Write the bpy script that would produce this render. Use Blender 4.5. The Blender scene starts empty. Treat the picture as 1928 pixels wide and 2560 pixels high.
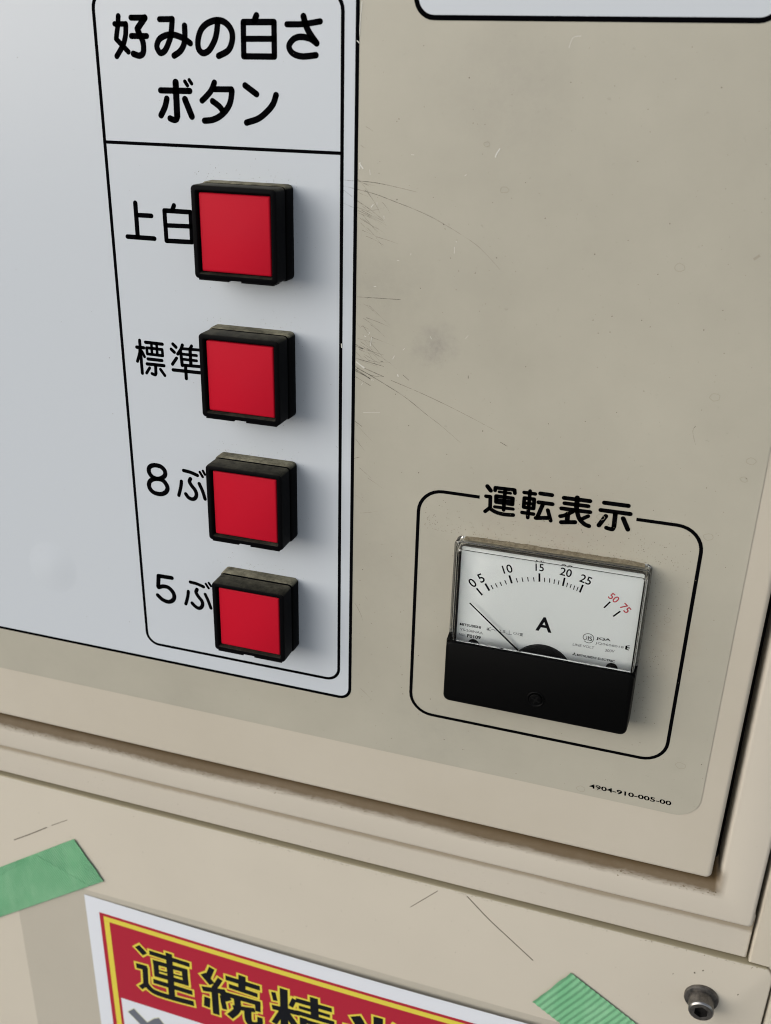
import bpy, bmesh, math, random
from mathutils import Vector, Matrix

# ------------------------------------------------------------------ frame of reference
# panel millimetres: x to the right, y downwards, z into the machine (front face of the door = 0)
BASE_H = 1.25
def W(x, y, z=0.0):
    return Vector((x / 1000.0, z / 1000.0, BASE_H - y / 1000.0))

scene = bpy.context.scene
col = scene.collection

# ------------------------------------------------------------------ camera
cam_d = bpy.data.cameras.new("camera"); cam = bpy.data.objects.new("camera", cam_d); col.objects.link(cam)
cr_, cd_, cf_ = (0.95377632, -0.02483888, 0.29948918), (0.14302996, 0.91398574, -0.37970054), (-0.2642975, 0.40498531, 0.87529066)
def dirw(v): return Vector((v[0], v[2], -v[1]))
right, up, back = dirw(cr_), -dirw(cd_), -dirw(cf_)
m = Matrix((right, up, back)).transposed().to_4x4()
m.translation = W(87.218, -133.645, -288.846)
cam.matrix_world = m
cam_d.sensor_fit = 'VERTICAL'; cam_d.sensor_height = 36.0
cam_d.lens = 2432.6 / 2560.0 * 36.0
cam_d.clip_start = 0.01; cam_d.clip_end = 500.0
cam_d.dof.use_dof = True; cam_d.dof.focus_distance = 0.325; cam_d.dof.aperture_fstop = 18.0
scene.camera = cam

# ------------------------------------------------------------------ sky, sun, exposure
SUN_EL, SUN_AZ = math.radians(22), math.radians(228)      # azimuth clockwise from +Y (into the machine)
wd = bpy.data.worlds.new("World"); scene.world = wd; wd.use_nodes = True
nt = wd.node_tree; bg = nt.nodes["Background"]
sky = nt.nodes.new("ShaderNodeTexSky"); sky.sky_type = 'NISHITA'; sky.sun_disc = False
sky.sun_elevation = SUN_EL; sky.sun_rotation = SUN_AZ; sky.dust_density = 1.5; sky.air_density = 1.0; sky.ozone_density = 1.0
hs = nt.nodes.new("ShaderNodeHueSaturation"); hs.inputs["Saturation"].default_value = 0.38      # overcast: the sky has little colour
nt.links.new(sky.outputs[0], hs.inputs["Color"]); nt.links.new(hs.outputs[0], bg.inputs[0]); bg.inputs[1].default_value = 0.11
sun_d = bpy.data.lights.new("sun", 'SUN'); sun = bpy.data.objects.new("sun", sun_d); col.objects.link(sun)
sun_d.energy = 0.85; sun_d.angle = math.radians(62); sun_d.color = (1.0, 0.975, 0.93)
sd = Vector((math.sin(SUN_AZ) * math.cos(SUN_EL), math.cos(SUN_AZ) * math.cos(SUN_EL), math.sin(SUN_EL)))
sun.rotation_euler = sd.to_track_quat('Z', 'Y').to_euler()
sun.location = (0, -3, 4)
scene.view_settings.view_transform = 'Standard'; scene.view_settings.look = 'None'
scene.view_settings.exposure = 0.74; scene.view_settings.gamma = 1.0
scene.cycles.use_denoising = True; scene.cycles.filter_width = 1.05
scene.cycles.max_bounces = 12; scene.cycles.transmission_bounces = 10

# ------------------------------------------------------------------ helpers
def tag(o, label=None, cat=None, group=None, kind=None):
    if label: o["label"] = label
    if cat: o["category"] = cat
    if group: o["group"] = group
    if kind: o["kind"] = kind
    return o
def empty(name, loc, label, cat, group=None):
    o = bpy.data.objects.new(name, None); col.objects.link(o); o.location = loc; o.empty_display_size = 0.02
    return tag(o, label, cat, group)
def root_loc(p):
    v = Vector((0, 0, 0))
    while p is not None:
        v = v + p.location; p = p.parent
    return v
class MB:
    """collects geometry in panel millimetres"""
    def __init__(self): self.v = []; self.f = []
    def add(self, vs, fs):
        n = len(self.v); self.v += [tuple(q) for q in vs]; self.f += [tuple(i + n for i in f) for f in fs]
    def build(self, name, mat, parent=None, smooth=None, loc=None):
        org = root_loc(parent) if parent else (Vector(loc) if loc else Vector((0, 0, 0)))
        me = bpy.data.meshes.new(name)
        me.from_pydata([W(*q) - org for q in self.v], [], self.f); me.validate(); me.update()
        bm = bmesh.new(); bm.from_mesh(me); bmesh.ops.recalc_face_normals(bm, faces=bm.faces[:])
        if smooth is not None:
            lim = math.radians(smooth)
            for f in bm.faces: f.smooth = True
            for e in bm.edges:
                e.smooth = len(e.link_faces) == 2 and e.calc_face_angle(10) < lim
        bm.to_mesh(me); bm.free()
        me.materials.append(mat)
        o = bpy.data.objects.new(name, me); col.objects.link(o)
        if parent: o.parent = parent
        elif loc: o.location = loc
        return o
def rrect(x0, y0, x1, y1, r, z, n=5):
    """rounded rectangle loop"""
    r = max(min(r, (x1 - x0) / 2 - 1e-4, (y1 - y0) / 2 - 1e-4), 1e-3); out = []
    for cx, cy, a0 in ((x1 - r, y0 + r, -90), (x1 - r, y1 - r, 0), (x0 + r, y1 - r, 90), (x0 + r, y0 + r, 180)):
        for k in range(n + 1):
            a = math.radians(a0 + 90.0 * k / n); out.append((cx + r * math.cos(a), cy + r * math.sin(a), z))
    return out
def loft(mb, loops, cap0=False, cap1=True):
    n = len(loops[0]); vs = [p for l in loops for p in l]; fs = []
    for i in range(len(loops) - 1):
        for j in range(n):
            a, b = i * n + j, i * n + (j + 1) % n
            fs.append((a, b, b + n, a + n))
    if cap1: fs.append(tuple((len(loops) - 1) * n + j for j in range(n)))
    if cap0: fs.append(tuple(range(n - 1, -1, -1)))
    mb.add(vs, fs)
def sheet(x0, y0, x1, y1, r, zf, zb, edge=0.0, n=6):
    """rounded plate with its front at zf (smaller) and back at zb"""
    mb = MB(); lo = [rrect(x0, y0, x1, y1, r, zb, n)]
    if edge > 0:
        for k in range(5):
            a = math.radians(90.0 * k / 4); d = edge * (1 - math.cos(a)); zz = zf + edge * (1 - math.sin(a))
            lo.append(rrect(x0 + d, y0 + d, x1 - d, y1 - d, max(r - d, 0.01), zz, n))
    else:
        lo.append(rrect(x0, y0, x1, y1, r, zf, n))
    loft(mb, lo, cap0=True); return mb
def box(mb, x0, y0, z0, x1, y1, z1):
    vs = [(x, y, z) for z in (z0, z1) for y in (y0, y1) for x in (x0, x1)]
    mb.add(vs, [(0, 1, 3, 2), (4, 6, 7, 5), (0, 4, 5, 1), (2, 3, 7, 6), (0, 2, 6, 4), (1, 5, 7, 3)])
def ring_line(mb, x0, y0, x1, y1, r, w, z, t=0.03, n=7):
    o = rrect(x0 - w / 2, y0 - w / 2, x1 + w / 2, y1 + w / 2, r + w / 2, z, n); i = rrect(x0 + w / 2, y0 + w / 2, x1 - w / 2, y1 - w / 2, max(r - w / 2, 0.05), z, n)
    k = len(o); ob = [(a, b, z + t) for a, b, c in o]; ib = [(a, b, z + t) for a, b, c in i]
    mb.add(o + i + ob + ib, [q for j in range(k) for q in (
        (j, (j + 1) % k, k + (j + 1) % k, k + j), (j, 2 * k + j, 2 * k + (j + 1) % k, (j + 1) % k), (k + j, k + (j + 1) % k, 3 * k + (j + 1) % k, 3 * k + j))])
INK_SPREAD = 0.0
def stroke(mb, s, z, grow=0.0, taper=None):
    """one pen stroke as a flat ribbon: [points, width, closed, square-ended]"""
    pts, w, closed, sq = s; h = w / 2 + grow + (0 if sq else INK_SPREAD); P = [Vector(p) for p in pts]
    if len(P) > 1 and not closed and sq:
        d0 = (P[0] - P[1]).normalized(); d1 = (P[-1] - P[-2]).normalized(); P[0] = P[0] + d0 * grow; P[-1] = P[-1] + d1 * grow
    n = len(P); seg = n if closed else n - 1
    smooth_path = n > 6
    if smooth_path:
        L = []; R = []
        for i in range(n):
            a = P[i - 1] if (i > 0 or closed) else P[i]; b = P[(i + 1) % n] if (i < n - 1 or closed) else P[i]
            t = (b - a).normalized(); nn = Vector((-t.y, t.x)); hh = h if taper is None else h * (1 + (taper - 1) * i / (n - 1)); L.append(P[i] + nn * hh); R.append(P[i] - nn * hh)
        vs = [(p.x, p.y, z) for p in L] + [(p.x, p.y, z) for p in R]
        mb.add(vs, [(i, (i + 1) % n, n + (i + 1) % n, n + i) for i in range(seg)])
    else:
        for i in range(seg):
            a, b = P[i], P[(i + 1) % n]; t = (b - a).normalized(); nn = Vector((-t.y, t.x)) * h
            mb.add([(q.x, q.y, z) for q in (a + nn, b + nn, b - nn, a - nn)], [(0, 1, 2, 3)])
    def disc(c, k=14):
        mb.add([(c.x + h * math.cos(2 * math.pi * j / k), c.y + h * math.sin(2 * math.pi * j / k), z) for j in range(k)], [tuple(range(k))])
    if not sq:
        if not closed: disc(P[0]); disc(P[-1])
    if not smooth_path:
        for i in (range(n) if closed else range(1, n - 1)): disc(P[i])
    elif sq:
        pass
def disc(mb, cx, cy, r, z, k=24):
    mb.add([(cx + r * math.cos(2 * math.pi * j / k), cy + r * math.sin(2 * math.pi * j / k), z) for j in range(k)], [tuple(range(k))])
def lathe(mb, cx, cy, prof, k=32, cap=True):
    """profile [(radius, z)] turned about the panel's normal"""
    vs = [(cx + r * math.cos(2 * math.pi * j / k), cy + r * math.sin(2 * math.pi * j / k), z) for r, z in prof for j in range(k)]
    fs = [(i * k + j, i * k + (j + 1) % k, (i + 1) * k + (j + 1) % k, (i + 1) * k + j) for i in range(len(prof) - 1) for j in range(k)]
    if cap: fs.append(tuple((len(prof) - 1) * k + j for j in range(k)))
    mb.add(vs, fs)
_txt = {}
def text_mesh(s, offset):
    key = (s, offset)
    if key not in _txt:
        cu = bpy.data.curves.new("lettering", 'FONT'); cu.body = s; cu.size = 1.0; cu.offset = offset; cu.resolution_u = 4
        o = bpy.data.objects.new("lettering", cu); col.objects.link(o)
        dg = bpy.context.evaluated_depsgraph_get(); me = bpy.data.meshes.new_from_object(o.evaluated_get(dg))
        vs = [(v.co.x, v.co.y) for v in me.vertices]; fs = [tuple(p.vertices) for p in me.polygons]
        bpy.data.objects.remove(o); bpy.data.curves.remove(cu); bpy.data.meshes.remove(me)
        xs = [v[0] for v in vs]; ys = [v[1] for v in vs]
        _txt[key] = ([((v[0] - min(xs)) / (max(xs) - min(xs)), (v[1] - min(ys)) / (max(ys) - min(ys))) for v in vs], fs, (max(xs) - min(xs)) / (max(ys) - min(ys)))
    return _txt[key]
OFFS = {'heavy': 0.045, 'bold': 0.024, 'thin': 0.008, 'plain': 0.012}
def text_par(mb, s, par, kind, z):
    vs, fs, asp = text_mesh(s, OFFS[kind]); bl, br, tl = [Vector(p) for p in par]
    mb.add([tuple(bl + (br - bl) * u + (tl - bl) * v) + (z,) for u, v in vs], fs)
def text_at(mb, s, c, upv, h, z, kind='plain', squeeze=1.0):
    vs, fs, asp = text_mesh(s, OFFS[kind]); c = Vector(c); u = Vector(upv).normalized(); r = Vector((-u.y, u.x))
    mb.add([tuple(c + r * (a - .5) * h * asp * squeeze + u * (b - .5) * h) + (z,) for a, b in vs], fs)

# ------------------------------------------------------------------ materials
def mat(name, base, rough=0.5, metal=0.0, spec=0.5, coat=0.0, coat_r=0.1, ior=1.5):
    mt = bpy.data.materials.new(name); mt.use_nodes = True; p = mt.node_tree.nodes["Principled BSDF"]
    p.inputs["Base Color"].default_value = (*base, 1); p.inputs["Roughness"].default_value = rough; p.inputs["Metallic"].default_value = metal
    p.inputs["Specular IOR Level"].default_value = spec; p.inputs["Coat Weight"].default_value = coat; p.inputs["Coat Roughness"].default_value = coat_r; p.inputs["IOR"].default_value = ior
    return mt
class NT:
    def __init__(self, mt): self.t = mt.node_tree; self.p = self.t.nodes["Principled BSDF"]; self.co = None
    def n(self, k, **kw):
        q = self.t.nodes.new(k)
        for a, b in kw.items(): setattr(q, a, b)
        return q
    def link(self, a, b): self.t.links.new(a, b)
    def coord(self):
        if not self.co: self.co = self.n("ShaderNodeNewGeometry").outputs["Position"]
        return self.co
    def noise(self, scale, detail=4, rough=.6, stretch=None, dist=0.0):
        q = self.n("ShaderNodeTexNoise"); q.inputs["Scale"].default_value = scale; q.inputs["Detail"].default_value = detail; q.inputs["Roughness"].default_value = rough; q.inputs["Distortion"].default_value = dist
        v = self.coord()
        if stretch:
            mp = self.n("ShaderNodeMapping"); mp.inputs["Scale"].default_value = stretch; self.link(v, mp.inputs[0]); v = mp.outputs[0]
        self.link(v, q.inputs["Vector"]); return q.outputs["Fac"]
    def ramp(self, fac, stops):
        q = self.n("ShaderNodeValToRGB"); e = q.color_ramp.elements
        while len(e) < len(stops): e.new(0.5)
        for el, (pos, c) in zip(e, stops): el.position = pos; el.color = (*c, 1) if len(c) == 3 else c
        self.link(fac, q.inputs[0]); return q.outputs[0]
    def mix(self, fac, a, b, mode='MIX'):
        q = self.n("ShaderNodeMix", data_type='RGBA', blend_type=mode)
        for sock, val in ((q.inputs[0], fac), (q.inputs[6], a), (q.inputs[7], b)):
            if isinstance(val, (int, float)): sock.default_value = val
            elif isinstance(val, tuple): sock.default_value = (*val, 1)
            else: self.link(val, sock)
        return q.outputs[2]
    def math(self, op, a, b=None):
        q = self.n("ShaderNodeMath", operation=op)
        for sock, val in ((q.inputs[0], a), (q.inputs[1], b)):
            if val is None: continue
            if isinstance(val, (int, float)): sock.default_value = val
            else: self.link(val, sock)
        return q.outputs[0]
    def bump(self, h, strength, dist):
        q = self.n("ShaderNodeBump"); q.inputs["Strength"].default_value = strength; q.inputs["Distance"].default_value = dist
        self.link(h, q.inputs["Height"]); self.link(q.outputs[0], self.p.inputs["Normal"]); return q
    def sep(self):
        q = self.n("ShaderNodeSeparateXYZ"); self.link(self.coord(), q.inputs[0]); return q.outputs
def g3(v): return (v, v, v)

def worn(name, base, dirt, rough, amount, blotch=(9, 40), spec=0.5, bumpy=0.0, peel=900):
    """flat colour with cloudy grime and fine specks of its own"""
    mt = mat(name, base, rough, spec=spec); k = NT(mt)
    cloud = k.ramp(k.noise(blotch[0], 5, .6), [(0.25, g3(0)), (0.8, g3(1))])
    fine = k.ramp(k.noise(blotch[1], 6, .65), [(0.2, g3(0)), (0.85, g3(1))])
    speck = k.ramp(k.noise(380, 3, .75), [(0.66, g3(0)), (0.76, g3(1))])
    f = k.math('MULTIPLY', k.math('ADD', k.math('MULTIPLY', cloud, .55), k.math('ADD', k.math('MULTIPLY', fine, .35), k.math('MULTIPLY', speck, .35))), amount)
    k.link(k.mix(f, base, dirt), k.p.inputs["Base Color"])
    k.link(k.math('ADD', k.math('MULTIPLY', k.noise(25, 4), .16), rough - .08), k.p.inputs["Roughness"])
    if bumpy: k.bump(k.noise(peel, 2, .5), bumpy, 0.0001)
    return mt
M_PAINT = worn("beige_enamel_paint", (0.53, 0.485, 0.405), (0.35, 0.305, 0.225), 0.36, 0.45, bumpy=0.12, peel=420)
M_FILM = worn("beige_overlay_film", (0.44, 0.415, 0.34), (0.25, 0.235, 0.19), 0.34, 0.7)
M_WHITE = mat("white_overlay_print", (0.505, 0.538, 0.575), 0.27, spec=0.28)
k = NT(M_FILM); bc = k.p.inputs["Base Color"].links[0].from_socket
for (sx_, sy_), rad, tone, amt in (((15.2, -59.0), 9, (0.21, 0.195, 0.175), .6), ((33, -133), 22, (0.29, 0.27, 0.23), .35), ((-3, -75), 20, (0.30, 0.285, 0.235), .45), ((5, 20), 30, (0.33, 0.31, 0.26), .4), ((24, 84), 24, (0.31, 0.30, 0.25), .4), ((57, 0), 30, (0.36, 0.31, 0.25), .55), ((95, 30), 15, (0.34, 0.29, 0.22), .5)):
    vd = k.n("ShaderNodeVectorMath", operation='DISTANCE'); k.link(k.coord(), vd.inputs[0]); vd.inputs[1].default_value = W(sx_, sy_, -0.22)
    near = k.ramp(k.math('ADD', k.math('MULTIPLY', vd.outputs["Value"], 1000.0 / rad), k.math('MULTIPLY', k.math('SUBTRACT', k.noise(90, 6, .75), .5), 1.9)), [(0.0, g3(1)), (0.95, g3(0))])
    bc = k.mix(k.math('MULTIPLY', near, k.math('MULTIPLY', k.ramp(k.noise(210, 6, .8), [(.35, g3(.25)), (.65, g3(1))]), amt)), bc, tone)
k.link(bc, k.p.inputs["Base Color"])
k = NT(M_WHITE); vd = k.n("ShaderNodeVectorMath", operation='DISTANCE'); k.link(k.coord(), vd.inputs[0]); vd.inputs[1].default_value = W(-136.3, 45.0, -0.26)
dome = k.ramp(k.math('MULTIPLY', vd.outputs["Value"], 1000.0 / 11.0), [(0.0, g3(1)), (0.5, g3(.6)), (1.0, g3(0))]); dome.node.color_ramp.interpolation = 'B_SPLINE'
hb = k.n("ShaderNodeBump"); hb.inputs["Strength"].default_value = 1.0; hb.inputs["Distance"].default_value = 0.0006; k.link(dome, hb.inputs["Height"])
k.link(hb.outputs[0], k.p.inputs["Normal"])
M_INK = mat("black_print_ink", (0.002, 0.002, 0.0025), 0.6, spec=0.0)
M_DARK = mat("gap_shade_steel", (0.012, 0.011, 0.010), 0.8, spec=0.1)
M_SCR = mat("grey_scratch_residue", (0.11, 0.10, 0.08), 0.7, spec=0.1)
kS = NT(M_SCR); kS.link(kS.ramp(kS.noise(430, 5, .8), [(0.36, g3(.04)), (0.62, g3(.8))]), kS.p.inputs["Alpha"])
M_SCR2 = mat("faint_brown_scratch", (0.33, 0.305, 0.245), 0.7, spec=0.1)
M_CHIP = mat("white_chip", (0.58, 0.57, 0.52), 0.6)
M_SPECK = mat("dark_dirt_speck", (0.12, 0.105, 0.08), 0.8, spec=0.1)
M_GREYINK = mat("grey_print_ink", (0.17, 0.175, 0.18), 0.5)
M_REDINK = mat("red_scale_ink", (0.5, 0.03, 0.05), 0.5)

def grime_shade(name, base, dirt, rough, edge_y, reach, xmax=None):
    """enamel with brown grime, for the rail painted shade, along one horizontal edge (edge_y, in panel mm)"""
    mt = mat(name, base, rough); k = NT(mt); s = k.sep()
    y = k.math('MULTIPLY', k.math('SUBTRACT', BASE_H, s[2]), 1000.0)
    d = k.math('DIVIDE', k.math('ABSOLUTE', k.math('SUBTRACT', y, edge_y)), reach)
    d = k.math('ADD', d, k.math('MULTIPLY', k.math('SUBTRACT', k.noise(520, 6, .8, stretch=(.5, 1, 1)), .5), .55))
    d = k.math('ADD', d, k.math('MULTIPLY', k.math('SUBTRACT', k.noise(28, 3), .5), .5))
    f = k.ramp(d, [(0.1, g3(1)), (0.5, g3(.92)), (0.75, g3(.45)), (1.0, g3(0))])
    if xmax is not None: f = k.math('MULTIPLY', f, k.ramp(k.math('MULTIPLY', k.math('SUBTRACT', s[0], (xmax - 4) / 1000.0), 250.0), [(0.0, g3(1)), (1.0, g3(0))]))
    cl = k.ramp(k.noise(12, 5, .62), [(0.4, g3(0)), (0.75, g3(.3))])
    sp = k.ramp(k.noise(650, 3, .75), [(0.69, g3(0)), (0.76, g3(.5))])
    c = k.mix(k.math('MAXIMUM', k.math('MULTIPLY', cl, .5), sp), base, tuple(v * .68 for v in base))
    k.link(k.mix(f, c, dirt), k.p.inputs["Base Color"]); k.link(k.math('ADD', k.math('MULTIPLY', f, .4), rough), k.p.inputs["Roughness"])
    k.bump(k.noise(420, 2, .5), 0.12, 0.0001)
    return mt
M_FRAME = grime_shade("beige_frame_enamel", (0.52, 0.475, 0.40), (0.10, 0.064, 0.026), 0.34, 126.4, 7.2, 131.0)
M_RAIL = grime_shade("beige_rail_enamel", (0.52, 0.475, 0.40), (0.30, 0.25, 0.18), 0.36, 144.6, 3.4)  # brown band under the surround's edge is shade put into the colour
M_LOWER = grime_shade("beige_lower_panel_enamel", (0.515, 0.47, 0.39), (0.25, 0.215, 0.135), 0.38, 161.4, 1.1)

def dusty_black(name, top_h, dust=(0.36, 0.335, 0.24), rough=0.42, amount=0.9):
    """black plastic with settled dust on the faces that look up"""
    mt = mat(name, (0.0025, 0.0025, 0.003), rough, spec=0.025); k = NT(mt)
    g = k.n("ShaderNodeNewGeometry"); sx = k.n("ShaderNodeSeparateXYZ"); k.link(g.outputs["Normal"], sx.inputs[0])
    upf = k.ramp(sx.outputs[2], [(0.3, g3(0)), (0.75, g3(1))])
    nz = k.ramp(k.noise(330, 6, .8), [(0.3, g3(.2)), (0.62, g3(1))]); big = k.ramp(k.noise(75, 3), [(0.35, g3(.5)), (0.62, g3(1))])
    s = k.sep(); dp = k.ramp(k.math('MULTIPLY', k.math('ADD', s[1], 0.0135), 74.0), [(0.0, g3(.12)), (.5, g3(.35)), (.62, g3(.9)), (1.0, g3(1))])
    f = k.math('MULTIPLY', k.math('MULTIPLY', upf, dp), k.math('MULTIPLY', nz, k.math('MULTIPLY', big, amount)))
    k.link(k.mix(f, (0.0025, 0.0025, 0.003), dust), k.p.inputs["Base Color"]); k.link(k.math('ADD', k.math('MULTIPLY', f, .45), rough), k.p.inputs["Roughness"])
    return mt
M_BLACK = dusty_black("dusty_black_plastic", 0)
M_GLOSSBLACK = mat("black_meter_plastic", (0.002, 0.002, 0.002), 0.4, spec=0.05)
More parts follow.
